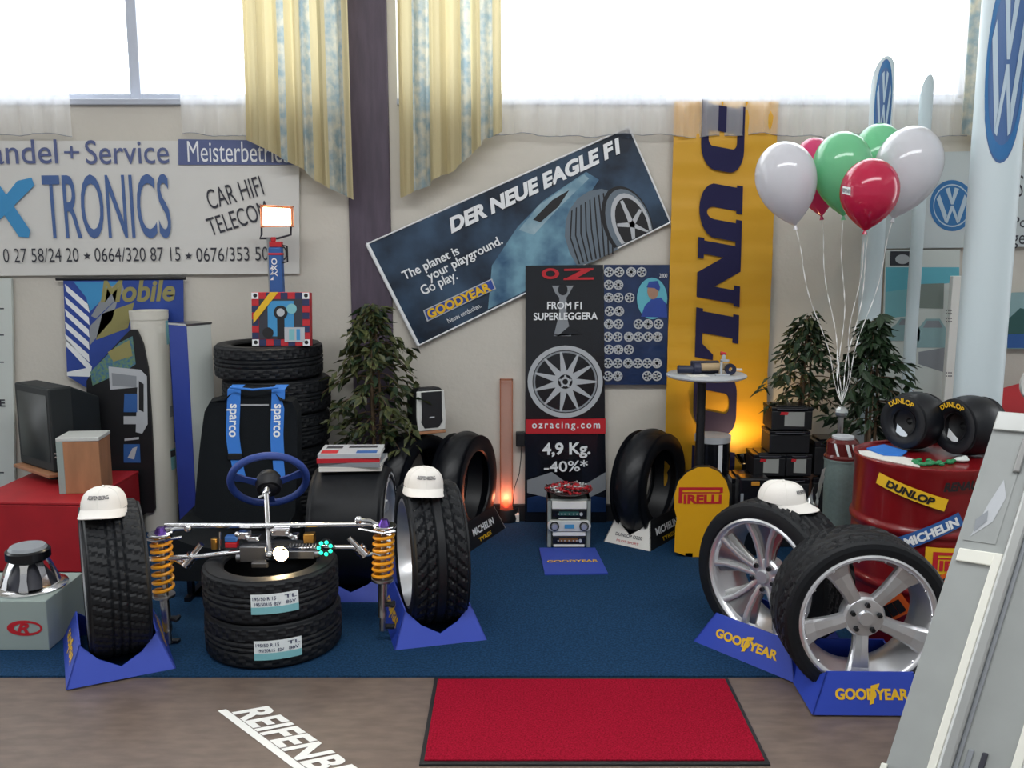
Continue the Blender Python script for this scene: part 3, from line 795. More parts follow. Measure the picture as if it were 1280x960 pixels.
def loft(sections):
    """closed loops of equal length -> skin with end caps"""
    n = len(sections[0]); v = [p for s in sections for p in s]; f = []
    for k in range(len(sections)-1):
        for i in range(n): j = (i+1) % n; f.append((k*n+i, k*n+j, (k+1)*n+j, (k+1)*n+i))
    return v, f+[tuple(range(n-1, -1, -1)), tuple((len(sections)-1)*n+i for i in range(n))]
def rim_parts(rt, R, w, rb, style, face=-1, spin=0.):
    """barrel, spokes, hub, nuts, cap; face -1: the visible face looks along local -Y"""
    fy = face
    mb = MB()
    pr = [(rb+.012, .47*w*fy), (rb+.004, .49*w*fy), (rb-.006, .47*w*fy), (rb-.012, .42*w*fy), (rb-.016, .30*w*fy), (rb-.035, .1*w*fy), (rb-.035, -.15*w*fy), (rb-.014, -.38*w*fy), (rb-.004, -.47*w*fy), (rb+.008, -.46*w*fy),
          (rb-.002, -.36*w*fy), (rb-.026, -.15*w*fy), (rb-.026, .1*w*fy), (rb-.004, .40*w*fy)]
    mb.add(lathe(pr, 72, 'Y', True), smooth=True)
    mb.build('rim_barrel', 'alloy', rt, local=True)
    def spoke(th, secs, name, m):
        """secs: (r, lateral, width, yfront, thick)"""
        S_ = []
        for r, lat, wd, y, tk in secs:
            ring = [(-wd/2, y+tk*.4), (-wd/2*.8, y), (0, y-.003), (wd/2*.8, y), (wd/2, y+tk*.4), (wd/2, y+tk), (-wd/2, y+tk)]
            L = []
            for x, yy in ring:
                x += lat; c, s = cos(th), sin(th)
                L.append((r*c-x*s, -yy*fy, r*s+x*c))
            S_.append(L)
        b = MB(); b.add(loft(S_), smooth=style != 'five'); return b.build(name, m, rt, local=True, bevel=0)
    yh, yr = -.30*w, -.40*w
    for k in range(5):
        th = spin+2*pi*k/5
        if style == 'five':
            spoke(th, [(.035, 0, .075, yh, .03), (.07, 0, .056, yh+.004, .03), (rb*.5, 0, .058, yh-.006, .03), (rb*.78, 0, .078, yr+.01, .028), (rb-.012, 0, .104, yr-.006, .026)], 'spoke', 'alloy')
        elif style == 'twin':
            spoke(th, [(.04, 0, .05, yh+.012, .02), (rb*.5, 0, .10, yh+.006, .02), (rb*.75, 0, .165, yr+.022, .018), (rb-.014, 0, .215, yr+.012, .018)], 'spoke_web', 'steel')
            for sg in (1, -1):
                spoke(th, [(.03, sg*.012, .026, yh, .03), (rb*.45, sg*.022, .022, yh-.012, .03), (rb*.72, sg*.04, .024, yr+.004, .03), (rb-.012, sg*.068, .032, yr-.008, .03)], 'spoke', 'alloy')
        else:
            spoke(th, [(.03, 0, .06, yh, .03), (rb*.6, 0, .05, yh-.006, .03), (rb-.012, 0, .07, yr, .03)], 'spoke', 'alloy')
    mb = MB(); mb.add(lathe([(0, -(-yh+.004)), (.03, yh-.004), (.07, yh), (.078, yh+.01), (.078, yh+.06), (0, yh+.06)], 40, 'Y'), Matrix.Scale(-fy, 4, (0, 1, 0)) if fy == 1 else None, smooth=True)
    hub = mb.build('hub', 'alloy', rt, local=True)
    y0 = yh-.004
    for k in range(5):
        th = spin+2*pi*(k+.5)/5; p = (.052*cos(th), -y0*fy, .052*sin(th)); q = (.052*cos(th), -(y0-.014)*fy, .052*sin(th))
        mb = MB(); mb.add(cyl(p, q, .0105, .009, 6)); mb.build('wheel_nut', 'dark_metal', hub, local=True)
    mb = MB(); mb.add(cyl((0, -y0*fy, 0), (0, -(y0-.012)*fy, 0), .03, .026, 28)); mb.build('centre_cap', 'alloy', hub, local=True)
    if style == 'five':
        for k in range(15):
            th = 2*pi*k/15+.1; b = MB(); b.add(sph(((rb-.011)*cos(th), .435*w*fy, (rb-.011)*sin(th)), .0055, 8, 6)); b.build('rivet', 'chrome', rt, local=True)

def stand_parts(rt, L, Wd, h, m, z0=0., text=None, tm='yellow_print', both=True, notch=.5, name='side_panel', z=0.):
    """folded cradle under a tyre: two long slanting panels (facing local -Y and +Y) and two notched ends"""
    l, wd = L*.72, Wd*.72; th = .004
    for sg in (-1, 1):
        mb = MB()
        q = [(-L/2, sg*Wd/2, z), (L/2, sg*Wd/2, z), (l/2, sg*wd/2, z+h), (-l/2, sg*wd/2, z+h)]
        q2 = [(x, y-sg*th*1.5, zz) for x, y, zz in q]
        f = [(0, 1, 2, 3), (7, 6, 5, 4)]+[(i, 4+i, 4+(i+1) % 4, (i+1) % 4) for i in range(4)]
        mb.add((q+q2, f)); p = mb.build(name, m, rt, local=True)
        if text and (sg == -1 or both):
            t = MB(); n = Vector((0, sg*h, (Wd-wd)/2)).normalized(); ex = Vector((-sg, 0, 0)); upv = Vector((0, -sg*(Wd-wd)/2, h)).normalized()
            c = Vector((0, sg*(Wd+wd)/4, z+h*.5))
            text_on(t, text, c-ex*(l*.42)-upv*h*.14, c+ex*(l*.42)-upv*h*.14, upv, h*.27, 0, .002, bold=.045)
            if text == 'GOODYEAR':      # winged foot between the words
                fpt = lambda a, b: c+ex*a+upv*b+n*.003
                t.add(([fpt(-.002, h*.2), fpt(.03, h*.26), fpt(.026, h*.16), fpt(.012, h*.1), fpt(.004, -h*.24), fpt(-.012, -h*.28), fpt(-.006, 0)], [tuple(range(7))]))
            t.build('lettering', tm, p, local=True)
    for sg in (-1, 1):
        mb = MB(); k = notch
        def on(y, t): return (sg*(L/2+(l-L)/2*t), y, z+h*t)
        pts = [on(-Wd/2, 0), on(Wd/2, 0), on(wd/2, 1), on(wd/2*.55, k+.15), on(0, k-.12), on(-wd/2*.55, k+.15), on(-wd/2, 1)]
        p2 = [(x-sg*.006, y, zz) for x, y, zz in pts]; n = len(pts)
        mb.add((pts+p2, [tuple(range(n)), tuple(range(2*n-1, n-1, -1))]+[(i, n+i, n+(i+1) % n, (i+1) % n) for i in range(n)]))
        mb.build('end_panel', m, rt, local=True)

def wheel(label, loc, rz, R, w, rb, style, face=-1, spin=0., tread='vee', lean=0.):
    rt = thing('road_wheel', label, 'wheel', loc, rz, rx=lean)
    mb = MB(); tyre_mesh(mb, R, w, rb, 216, tread); mb.build('tyre', 'rubber', rt, local=True, sharp=16)
    rim_parts(rt, R, w, rb, style, face, spin)
    return rt
def stand(label, loc, rz, L=.50, Wd=.40, h=.135, m='stand_blue', text='GOODYEAR', tm='yellow_print', both=True, notch=.5, group=None, name='tyre_stand'):
    rt = thing(name, label, 'stand', loc, rz, group)
    stand_parts(rt, L, Wd, h, m, 0, text, tm, both, notch, 'side_panel', .008)
    return rt

# front show wheel
p = G(1083, 884); R = .312
FW = (p.x, p.y+.13, R+.012)
wheel('silver five-spoke wheel with low black tyre, in front of the red barrel', FW, rad(-1), R, .235, .244, 'five', -1, rad(-94), 'vee')
stand('blue tyre cradle holding the five-spoke wheel, on the brown floor', (FW[0], FW[1]-.005, 0), rad(-1), .44, .40, .14)
# wheel with the cap on, behind
p = G(972, 826); R2 = .318
RW = (p.x, p.y+.11, R2+.02)
wheel('chrome twin-spoke wheel half hidden behind the five-spoke wheel, wearing a cap', RW, rad(-50), R2, .235, .238, 'twin', -1, rad(20), 'vee')
stand('blue tyre cradle under the chrome twin-spoke wheel, on the carpet', (RW[0], RW[1], 0), rad(-50), .50, .40, .135)
# wheel showing the barrel
p = G(536, 790); LW = (p.x, p.y+.12, R2+.015)
wheel('broad treaded wheel with deep empty silver rim, wearing a cap, beside a coil spring', LW, rad(-75), .318, .25, .235, 'plain', 1, 0, 'vee')
stand('blue tyre cradle under the wheel with the deep silver rim', (LW[0], LW[1]-.02, 0), rad(-75), .52, .40, .14, notch=.42)
# tread-on wheel at the other side
p = G(134, 832); LT = (p.x, p.y+.12, R2+.015)
wheel('black tyre seen tread-on, wearing a white cap, before the red box', LT, rad(-63), .318, .235, .235, 'plain', -1, .3, 'fine')
stand('blue tyre cradle under the tread-on tyre, beside the white carton', (LT[0], LT[1]-.02, 0), rad(-63), .52, .40, .14, notch=.42)
# wide racing wheel under the magazines
p = G(437, 745); BT = (p.x, p.y+.17, .310)
bw_ = wheel('very wide black wheel on its tread carrying the magazines, behind the axle', BT, rad(90), .298, .37, .22, 'plain', -1, .2, 'slick')
mb = MB()
for k in range(40):
    if k % 5 == 4: continue
    a0, a1 = 2*pi*k/40, 2*pi*(k+.7)/40; r0, r1 = .248, .262
    mb.add(([(r*cos(a), -.37*.498, r*sin(a)) for r, a in ((r0, a0), (r1, a0), (r1, a1), (r0, a1))], [(0, 1, 2, 3)]))
mb.build('lettering', 'ink_white', bw_, local=True)
stand('blue tyre cradle under the very wide wheel, behind the stacked tyres', (BT[0]+.02, BT[1]-.02, 0), rad(90), .5, .40, .12, text=None, notch=.45)

def flat_tyre(mb_m, R, w, rb, tread, label, loc, rz=0., sticker=None, name='stacked_tyre', group=None):
    rt = thing(name, label, 'tyre', loc, rz, group)
    mb = MB(); tyre_mesh(mb, R, w, rb, 120, tread, 21); mb.v = [(x, -z, y) for x, y, z in mb.v]
    mb.build('carcass', mb_m, rt, local=True, sharp=18)
    if sticker:
        u0, u1, v0, v1 = sticker; R_ = R+.003
        a0, z1 = hit_cyl(u0, v0, loc[0], loc[1], R_); a1, _ = hit_cyl(u1, v0, loc[0], loc[1], R_); _, z0 = hit_cyl((u0+u1)/2, v1, loc[0], loc[1], R_); _, z1 = hit_cyl((u0+u1)/2, v0, loc[0], loc[1], R_)
        z0, z1 = z0-loc[2], z1-loc[2]
        def pos(s, t, lift=0): a = a0+(a1-a0)*s-rz; return ((R_+lift)*sin(a), -(R_+lift)*cos(a), z0+(z1-z0)*t)
        mb = MB(); mb.add(gridm(lambda s, t: pos(s, t), 12, 2)); mb.add(gridm(lambda s, t: pos(s, t*.36, .0012), 12, 2), m=1)
        for s0, s1, t0, b in ((.04, .52, .70, '195/50 R 15'), (.08, .62, .42, '195/50R15  82V'), (.70, .96, .72, 'TL'), (.72, .94, .44, '86V')):
            text_fn(mb, b, s1-s0, .17, lambda x, y, s0=s0, t0=t0: pos(s0+x, t0+y, .002), 2, bold=.01)
        mb.build('size_sticker', ['label_white', 'label_teal', 'ink_navy'], rt, local=True)
    return rt
fr = G(343, 842); SX, SY = fr.x*1.06, fr.y+.285
SX = W(343, 780, SY).x
flat_tyre('rubber', .285, .186, .19, 'fine', 'lower tyre of the pair lying under the axle, with a white size sticker', (SX, SY, .100), 0, (317, 377, 800, 824))
flat_tyre('rubber', .282, .186, .19, 'fine', 'upper tyre of the pair lying under the axle, with a white size sticker', (SX-.005, SY, .286), .4, (313, 373, 742, 767))
# tall stack behind the seat
TX, TY = W(345, 500, 5.16).x, 5.16
words = ['bottom', 'second', 'third', 'fourth', 'fifth', 'topmost']
t0 = None
for k in range(6):
    lb = ('bottom tyre of the tall stack behind the racing seat' if k == 0 else 'topmost tyre of the tall stack behind the racing seat, under the picture box' if k == 5
          else f'{words[k]} tyre up in the tall stack behind the racing seat')
    loc = (TX+(-.03 if k == 5 else .012*sin(k*2.1)), TY+.01*cos(k), .105+.19*k)
    if t0 is None: t0 = flat_tyre('rubber', .30, .188, .2, 'fine', lb, loc, 0, None, 'stacked_tyre', 'tyres stacked behind the seat')
    else: dup(t0, lb, loc, k*.5)
# motorcycle tyres
def moto(label, loc, rz, R, w, rb, lean=0.):
    rt = thing('motorcycle_tyre', label, 'tyre', loc, rz, rx=lean)
    mb = MB(); tyre_mesh(mb, R, w, rb, 128, 'moto', 21, round_=.035); mb.build('carcass', 'rubber_shiny', rt, local=True)
    return rt
c = W(519, 600, 5.18); moto('broad motorcycle tyre under the small speaker, by the pillar', (c.x, 5.2, .318), rad(62), .31, .19, .215)
c = W(580, 600, 5.17); MT1 = (c.x, 5.17, .322); moto('narrower motorcycle tyre with open centre beside the lit tube', MT1, rad(70), .31, .19, .198)
c = W(811, 600, 5.2); MT2 = (c.x, 5.2, .326); moto('motorcycle tyre standing alone between black poster and yellow sign', MT2, rad(55), .315, .20, .198)
def card_stand(label, loc, rz, etext, stext):
    rt = stand(label, loc, rz, .50, .30, .15, 'paper', None, notch=.5)
    for ch in rt.children:
        if ch.name.startswith('side_panel'): ch.data.materials[0] = M['black']; ch['label'] = 'black side panel'
    L, Wd, h, z = .50, .30, .15, .008; l, wd = L*.72, Wd*.72
    t = MB(); upv = Vector(((L-l)/2, 0, h)).normalized(); c = Vector((-(L/2+l/2)/2+.002, 0, z))
    f = lambda y, k: Vector((-(L/2)+(L-l)/2*k, y, z+h*k))
    text_on(t, etext, f(.085, .30), f(-.085, .30), upv, .018, 0, .003, bold=.01); text_on(t, 'PILOT SPORT', f(.07, .1), f(-.07, .1), upv, .013, 1, .003)
    t.build('lettering', ['ink_dark', 'ink_red'], rt, local=True)
    t = MB(); upv = Vector((0, (Wd-wd)/2, h)).normalized(); g = lambda x, k: Vector((x, -Wd/2+(Wd-wd)/2*k, z+h*k))
    text_on(t, stext, g(-.15, .42), g(.12, .42), upv, .04, 0, .003, bold=.03); text_on(t, 'TYRES', g(-.1, .12), g(.06, .12), upv, .022, 1, .003, bold=.02)
    t.build('lettering', ['ink_white', 'yellow_print'], rt, local=True)
card_stand('white-ended card tyre stand beside the lit tube', (MT1[0], MT1[1], 0), rad(66), 'DUNLOP D208', 'MICHELIN')
card_stand('white-ended card tyre stand under the lone motorcycle tyre', (MT2[0], MT2[1], 0), rad(54), 'DUNLOP D220', 'MICHELIN')

# ------------------------------------------------------------------ caps
def cap(label, loc, rz, tilt=(0, 0), s=1.):
    rt = thing('baseball_cap', label, 'cap', loc, rz, rx=tilt[0], ry=tilt[1])
    a, b, h = .092*s, .108*s, .086*s       # half width, half length, height; peak points along -Y
    def dome(s_, t):
        an = 2*pi*s_; e = (t*pi/2)
        fr_ = max(0, -sin(an))             # front is fuller
        rr = cos(e)**(.62+.0*fr_); z = h*sin(e)*(1+.12*fr_*cos(e))
        return (a*rr*cos(an), b*rr*sin(an), z)
    mb = MB(); mb.add(gridm(dome, 48, 14, True), smooth=True); mb.add(sph((0, 0, h+.002), .007*s, 10, 6), smooth=True)
    cr = mb.build('crown', 'cap_cloth', rt, local=True)
    m2 = MB()
    for k in range(6):
        an = 2*pi*k/6+pi/6; m2.add(tube([tuple(1.006*x for x in dome(an/(2*pi), t/10)) for t in range(10)], .0011*s, 5))
    m2.build('seam', 'paper', cr, local=True)
    mb = MB()
    def br(s_, t, dz=0):
        an = pi+pi*s_; x, y = a*cos(an), b*sin(an); L = .064*s*sin(pi*s_)**.75
        return (x*(1+.06*t), y-L*t, -.002+.012*s*(1-abs(cos(an))**2)*(1-t)-.020*s*(abs(cos(an))**2)*t-.008*t+dz)
    top, f = gridm(lambda s_, t: br(s_, t), 28, 6); bot = [(x, y, z-.003) for x, y, z in top]; n = len(top)
    mb.add((top+bot, [tuple(reversed(q)) for q in f]+[tuple(n+i for i in q) for q in f]+[((i)*6+5, (i+1)*6+5, n+(i+1)*6+5, n+i*6+5) for i in range(27)]), smooth=True)
    mb.build('peak', 'cap_cloth', rt, local=True)
    mb = MB()
    def lt(x, y):
        s_ = .75+(x-.5)*.17; p = Vector(dome(s_, .36+y*.13)); return p*1.012+Vector((0, -.0015, 0))
    text_fn(mb, 'REIFENBERG', 1, 1, lt, bold=.02); mb.build('lettering', 'ink_dark', rt, local=True)
    return rt
cap('white cap lying on the tread-on tyre in front of the red box', (LT[0]+.005, LT[1]-.06, LT[2]+.318), rad(10), (rad(-3), 0), .94)
cap('white cap lying on the wheel with the deep silver rim', (LW[0]-.02, LW[1]-.05, LW[2]+.316), rad(12), (rad(0), rad(4)), .94)
cap('white cap lying on the chrome twin-spoke wheel, peak pointing sideways', (RW[0]+.02, RW[1]+.0, RW[2]+.314), rad(50), (rad(2), rad(2)), .92)

# ------------------------------------------------------------------ axle display
AY = SY
rt = thing('front_axle', 'chromed car front axle with yellow coil springs and blue steering wheel, lying on two tyres', 'axle', (SX, AY, .393))
zt = W(340, 656, AY).z; zl = W(340, 690, AY).z
xl, xr = W(200, 690, AY).x, W(479, 690, AY).x
mb = MB(); mb.add(tube([W(206, 657, AY+.02), W(330, 657, AY+.03), W(470, 655, AY+.02)], .011, 12), smooth=True); mb.build('upper_brace', 'chrome', rt)
mb = MB(); mb.add(tube([(W(183, 697, AY).x, AY-.02, W(183, 697, AY).z), W(246, 696, AY-.01), W(300, 690, AY)], .011, 12), smooth=True)
mb.add(tube([W(296, 690, AY), W(408, 684, AY), W(456, 684, AY)], .010, 12), smooth=True); mb.build('tie_rod', 'chrome', rt)
for nm, ut, vt, ub, vb, uu, vv in (('l', 201, 672, 205, 742, 212, 808), ('r', 480, 662, 478, 722, 478, 788)):
    A, B, C = W(ut, vt, AY), W(ub, vb, AY), W(uu, vv, AY-.03)
    C.z = max(C.z, .012)
    mb = MB(); mb.add(cyl(A+Vector((0, 0, .03)), C, .0125, n=14), smooth=True); mb.add(cyl(B+Vector((0, 0, -.03)), C.lerp(B, .25), .019, n=16), smooth=True)
    st = mb.build('strut', 'steel', rt)
    ax = (B-A); L = ax.length; d = ax.normalized(); x, y = frame_of(d); turns = 7.6
    mb = MB(); pts = []
    for i in range(int(turns*18)+1):
        t = i/(turns*18); a = 2*pi*turns*t; pitch = t if nm == 'r' else t**1.15
        pts.append(A+d*(L*pitch)+x*(.040*cos(a))+y*(.040*sin(a)))
    mb.add(tube(pts, .0074, 8), smooth=True); mb.build('coil_spring', 'spring_yellow', st)
    mb = MB(); mb.add(cyl(A-d*.012, A-d*.022, .052, n=28)); mb.add(cyl(A+d*.0, A-d*.012, .036, .046, 28)); mb.build('top_mount', 'chrome', st, bevel=.003)
    mb = MB(); mb.add(cyl(A-d*.022, A-d*.045, .026, .015, 20)); mb.build('top_nut', 'purple', st)
    mb = MB(); mb.add(cyl(B, B+d*.014, .047, n=28)); mb.build('spring_seat', 'steel', st, bevel=.003)
    Q = B.lerp(C, .5); mb = MB(); mb.add(box(.05, .03, .016, (Q.x+.03, Q.y, Q.z))); mb.add(box(.04, .03, .014, (Q.x+.03, Q.y, Q.z-.10))); mb.add(cyl((Q.x+.045, Q.y-.025, Q.z), (Q.x+.045, Q.y+.025, Q.z), .009, n=8)); mb.build('bracket', 'dark_metal', st, bevel=.003)
    sg = 1 if nm == 'l' else -1
    mb = MB(); e0 = A+Vector((sg*.01, 0, .012)); e1 = A+Vector((sg*.11, .02, .035))
    mb.add(tube([e0, (e0+e1)/2+Vector((0, 0, .012)), e1], .009, 8), smooth=True); mb.add(sph(e1, .018, 12, 8), smooth=True); mb.add(tube([A+Vector((-sg*.05, -.02, 0)), A+Vector((0, -.05, .0)), A+Vector((sg*.1, -.03, .012))], .006, 6), smooth=True)
    mb.build('clamp', 'chrome', st)
    # drive-shaft joint leaning between spring and rack
    j0 = W(232, 706, AY) if nm == 'l' else W(457, 694, AY); j1 = W(252, 680, AY) if nm == 'l' else W(436, 672, AY)
    mb = MB(); mb.add(cyl(j0, j0.lerp(j1, .45), .022, n=16), smooth=True); mb.add(cyl(j0.lerp(j1, .4), j1, .012, n=14), smooth=True)
    for t in (.0, .2, .4): mb.add(cyl(j0.lerp(j1, t), j0.lerp(j1, t+.07), .026, n=18))
    mb.add(tube([j0, (j0+Vector((xl if nm == 'l' else xr, AY, zl)))/2, Vector((xl if nm == 'l' else xr, AY, zl-.02))], .008, 8), smooth=True)
    mb.build('shaft_joint', 'chrome', rt)
# steering rack body
a, b = W(296, 697, AY-.03), W(400, 692, AY-.03)
mb = MB(); mb.add(tube([a, b], .018, 16), smooth=True); mb.add(cyl(a, a.lerp(b, .12), .022, n=16)); mb.add(bbox(a.x+.02, a.x+.13, AY-.055, AY+.0, a.z-.012, a.z+.055)); mb.add(bbox(a.x+.16, b.x-.02, AY-.05, AY+.0, a.z-.0, a.z+.035))
for k in range(9): mb.add(cyl(W(362+k*4, 682, AY-.03), W(364+k*4, 682, AY-.03), .009, n=10))
rack = mb.build('steering_rack', 'alloy_dark', rt, bevel=.003)
mb = MB(); q = W(325, 706, AY-.06); mb.add(box(.07, .02, .022, tuple(q))); mb.build('mounting_lug', 'alloy_dark', rack, bevel=.004)
for u, v, sx_, sz_ in ((305, 668, .05, .03), (352, 664, .075, .03), (318, 672, .05, .02), (369, 670, .03, .02)):
    mb = MB(); q = W(u, v, AY+.02); mb.add(box(sx_, .05, sz_, tuple(q))); mb.add(sph((q.x-sx_*.4, q.y-.03, q.z+.01), .012, 10, 7), smooth=True); mb.add(sph((q.x+sx_*.4, q.y-.03, q.z), .009, 10, 7), smooth=True)
    mb.build('clamp_block', 'chrome', rt, bevel=.004)
mb = MB(); q = W(268, 679, AY-.01); mb.add(cyl(q+Vector((0, 0, -.025)), q+Vector((0, 0, .022)), .014, n=14), smooth=True)
q = W(387, 672, AY); mb.add(box(.045, .04, .04, tuple(q))); mb.build('copper_bush', 'brass', rt, bevel=.003)
mb = MB(); q = W(290, 676, AY); mb.add(box(.05, .04, .022, (q.x, q.y, q.z+.012))); mb.add(box(.05, .04, .022, (q.x, q.y, q.z-.014)), m=1); mb.build('cable_block', ['ink_blue', 'ink_red'], rt, bevel=.003)
mb = MB(); mb.add(cyl(W(275, 687, AY-.01), W(275, 665, AY-.01), .004, n=8)); mb.build('bolt', 'chrome', rt)
mb = MB(); q = W(407, 684, AY-.03); mb.add(lathe([(.017, -.012), (.034, -.012), (.034, .012), (.017, .012)], 24, 'Y', True), T(*q), smooth=True); gl = mb.build('beaded_ring', 'dark_metal', rt)
for k in range(7):
    a_ = 2*pi*k/7+.4; mb = MB(); mb.add(sph((q.x+.026*cos(a_), q.y-.014, q.z+.026*sin(a_)), (.009, .004, .009), 10, 6), smooth=True); mb.build('green_bead', 'green_glow', gl)  # small beads around the ring in a weakly emissive green material
q = W(352, 691, AY-.07)
mb = MB(); mb.add(lathe([(.006, .02), (.03, -.01), (.032, -.014), (.028, -.008), (.005, .022)], 24, 'Y', True), T(*q), smooth=True); hl = mb.build('work_lamp', 'chrome', rt)
mb = MB(); mb.add(sph((q.x, q.y-.004, q.z), (.017, .010, .012), 14, 9), smooth=True); mb.build('bulb', 'bulb_glow', hl)
lamp('axle_bulb_light', (q.x, q.y-.03, q.z+.006), 3.0, (1, .74, .42), .014)
# steering column and wheel
c0, c1 = W(337, 694, AY-.05), W(333, 618, AY+.16); wc = W(336, 600, AY+.27)
nrm = (wc-c0).normalized()
mb = MB(); mb.add(tube([c0, c1], .0115, 14), smooth=True); mb.add(sph(c0, .02, 14, 9), smooth=True); mb.add(cyl(c1, c1.lerp(wc, .4), .02, n=16), smooth=True); mb.add(tube([c1+Vector((-.03, -.02, -.01)), c1], .006, 8), smooth=True)
sc = mb.build('steering_column', 'chrome', rt)
R_, r_ = .165, .0165
sx_, sy_ = frame_of(nrm); sy_ = (Vector((0, 0, 1))-nrm*nrm.z).normalized(); sx_ = sy_.cross(nrm)
sw = MB(); sw.add(tube([wc+sx_*(R_*cos(2*pi*i/56))+sy_*(R_*sin(2*pi*i/56)) for i in range(56)], r_, 12, True), smooth=True); sw = sw.build('steering_wheel', 'wheel_blue', rt)
for an in (165, 15, 270):
    e = wc+sx_*(R_*cos(rad(an)))+sy_*(R_*sin(rad(an))); ctr = wc-nrm*.03
    d = (e-ctr).normalized(); pl = d.cross(nrm).normalized()
    sec = []
    for t, wd in ((.15, .022), (.6, .017), (1., .025)):
        p = ctr.lerp(e, t); sec.append([p+pl*wd+nrm*.004, p-pl*wd+nrm*.004, p-pl*wd-nrm*.004, p+pl*wd-nrm*.004])
    mb = MB(); mb.add(loft(sec)); mb.build('wheel_spoke', 'wheel_blue', sw)
mb = MB(); mb.add(cyl(wc-nrm*.055, wc-nrm*.012, .052, .062, 32), smooth=True); mb.add(sph(wc-nrm*.012, .058, 20, 10), smooth=True); mb.build('wheel_hub', 'black', sw)

# ------------------------------------------------------------------ racing seat
SY2 = 4.68; c = W(316, 560, SY2)
rt = thing('racing_seat', 'black racing bucket seat with two blue harness belts, before the tyre stack', 'seat', (c.x, SY2-.1, 0))
zt, zm = W(316, 490, SY2).z, W(316, 600, SY2-.1).z
def back(s, t, off=0.):
    z = .28+(zt-.28)*t; hw = .255-.03*t**3-.035*max(0, t-.85)/.15*max(0, t-.85)/.15*6*.4
    x = (2*s-1); edge = abs(x)**3.5
    y = SY2-.12+.19*t-.10*edge*(1-.5*t)+off
    return (c.x+hw*x, y, z-(.05*abs(x)**5 if t > .95 else 0))
f1, ff = gridm(lambda s, t: back(s, t), 25, 14); f2 = [(x+(x-c.x)*.04, y+.075, z+.01) for x, y, z in f1]; n = len(f1)
rim = [i*14 for i in range(25)]+[24*14+j for j in range(1, 14)]+[i*14+13 for i in range(23, -1, -1)]+[j for j in range(12, 0, -1)]
mb = MB(); mb.add((f1+f2, ff+[tuple(n+i for i in reversed(q)) for q in ff]+[(b, a, n+a, n+b) for a, b in zip(rim, rim[1:]+rim[:1])]), smooth=True)
bk = mb.build('backrest', 'seat_cloth', rt, bevel=.02)
mb = MB(); mb.add(gridm(lambda s, t: (c.x+.27*(2*s-1), SY2-.52+.42*t, .26+.05*(1-t)-.03*sin(pi*s)+.12*abs(2*s-1)**4*(.4+.6*t)), 21, 10), smooth=True)
v0, f0 = mb.v, mb.f; n = len(v0); lo = [(x, y, .12) for x, y, z in v0]
rim = [i*10 for i in range(21)]+[20*10+j for j in range(1, 10)]+[i*10+9 for i in range(19, -1, -1)]+[j for j in range(8, 0, -1)]
mb2 = MB(); mb2.add((v0+lo, f0+[tuple(n+i for i in reversed(q)) for q in f0]+[(b, a, n+a, n+b) for a, b in zip(rim, rim[1:]+rim[:1])]), smooth=True); mb2.build('seat_cushion', 'seat_cloth', rt)
mb = MB()
for sg in (-1, 1): mb.add(bbox(c.x+sg*.2-.015, c.x+sg*.2+.015, SY2-.5, SY2-.08, .008, .03)); mb.add(bbox(c.x+sg*.2-.012, c.x+sg*.2+.012, SY2-.46, SY2-.42, .02, .13)); mb.add(bbox(c.x+sg*.2-.012, c.x+sg*.2+.012, SY2-.16, SY2-.12, .02, .13))
mb.build('runner', 'dark_metal', rt)
for su, sb in ((289, 300), (345, 350)):
    mb = MB(); xs0, xs1 = W(su, 500, SY2).x, W(sb, 610, SY2-.1).x; hw = .034
    def belt(s, t, lift=.012):
        z = zt+.005-(zt-zm+.02)*t; x = xs0+(xs1-xs0)*max(0, (t-.45)/.55)**1.5*1.; tt = (z-.28)/(zt-.28); xx = (x-c.x)/.255
        return (x+hw*(2*s-1)*(1 if t < .72 else .84), back((xx+1)/2, min(1, max(0, tt)))[1]-lift, z)
    q, f = gridm(lambda s, t: belt(s, t), 3, 24); q2 = [(a, b+.006, cc) for a, b, cc in q]; n = len(q)
    mb.add((q+q2, [tuple(reversed(k)) for k in f]+[tuple(n+i for i in k) for k in f]), smooth=True)
    ov = [belt(.0, 0), belt(1., 0)]
    mb.add(([(ov[0][0], ov[0][1], ov[0][2]), (ov[1][0], ov[1][1], ov[1][2]), (ov[1][0], ov[1][1]+.09, ov[1][2]+.012), (ov[0][0], ov[0][1]+.09, ov[0][2]+.012)], [(0, 1, 2, 3)]))
    bo = mb.build('harness_belt', 'belt_blue', rt)
    mb = MB(); text_fn(mb, 'sparco', .36, .5, lambda x, y: Vector(belt(.26+y, .16+x))+Vector((0, -.003, 0)), bold=.02); mb.build('lettering', 'ink_white', bo)
    mb = MB(); bp = Vector(belt(.5, .73)); mb.add(box(.075, .012, .034, (bp.x, bp.y-.006, bp.z))); mb.build('buckle', 'black', bo, bevel=.004)
mb = MB(); mb.add(tube([(W(287, 490, SY2).x, SY2+.02, zt+.02), (W(316, 489, SY2).x, SY2+.0, zt+.012), (W(347, 489, SY2).x, SY2+.02, zt+.02)], .006, 8), smooth=True); mb.build('harness_strap', 'belt_blue', rt)
mb = MB(); A = Vector(back(.5, .93)); text_on(mb, 'RACING SEAT'[:6], (W(294, 508, SY2).x, A.y-.008, A.z-.03), (W(331, 508, SY2).x, A.y-.008, A.z-.03), (0, 0, 1), .01, 0, .004) if 0 else mb.add(box(.16, .004, .007, (c.x, A.y-.012, W(316, 508, SY2).z))); mb.build('seam_strip', 'ink_silver', bk)

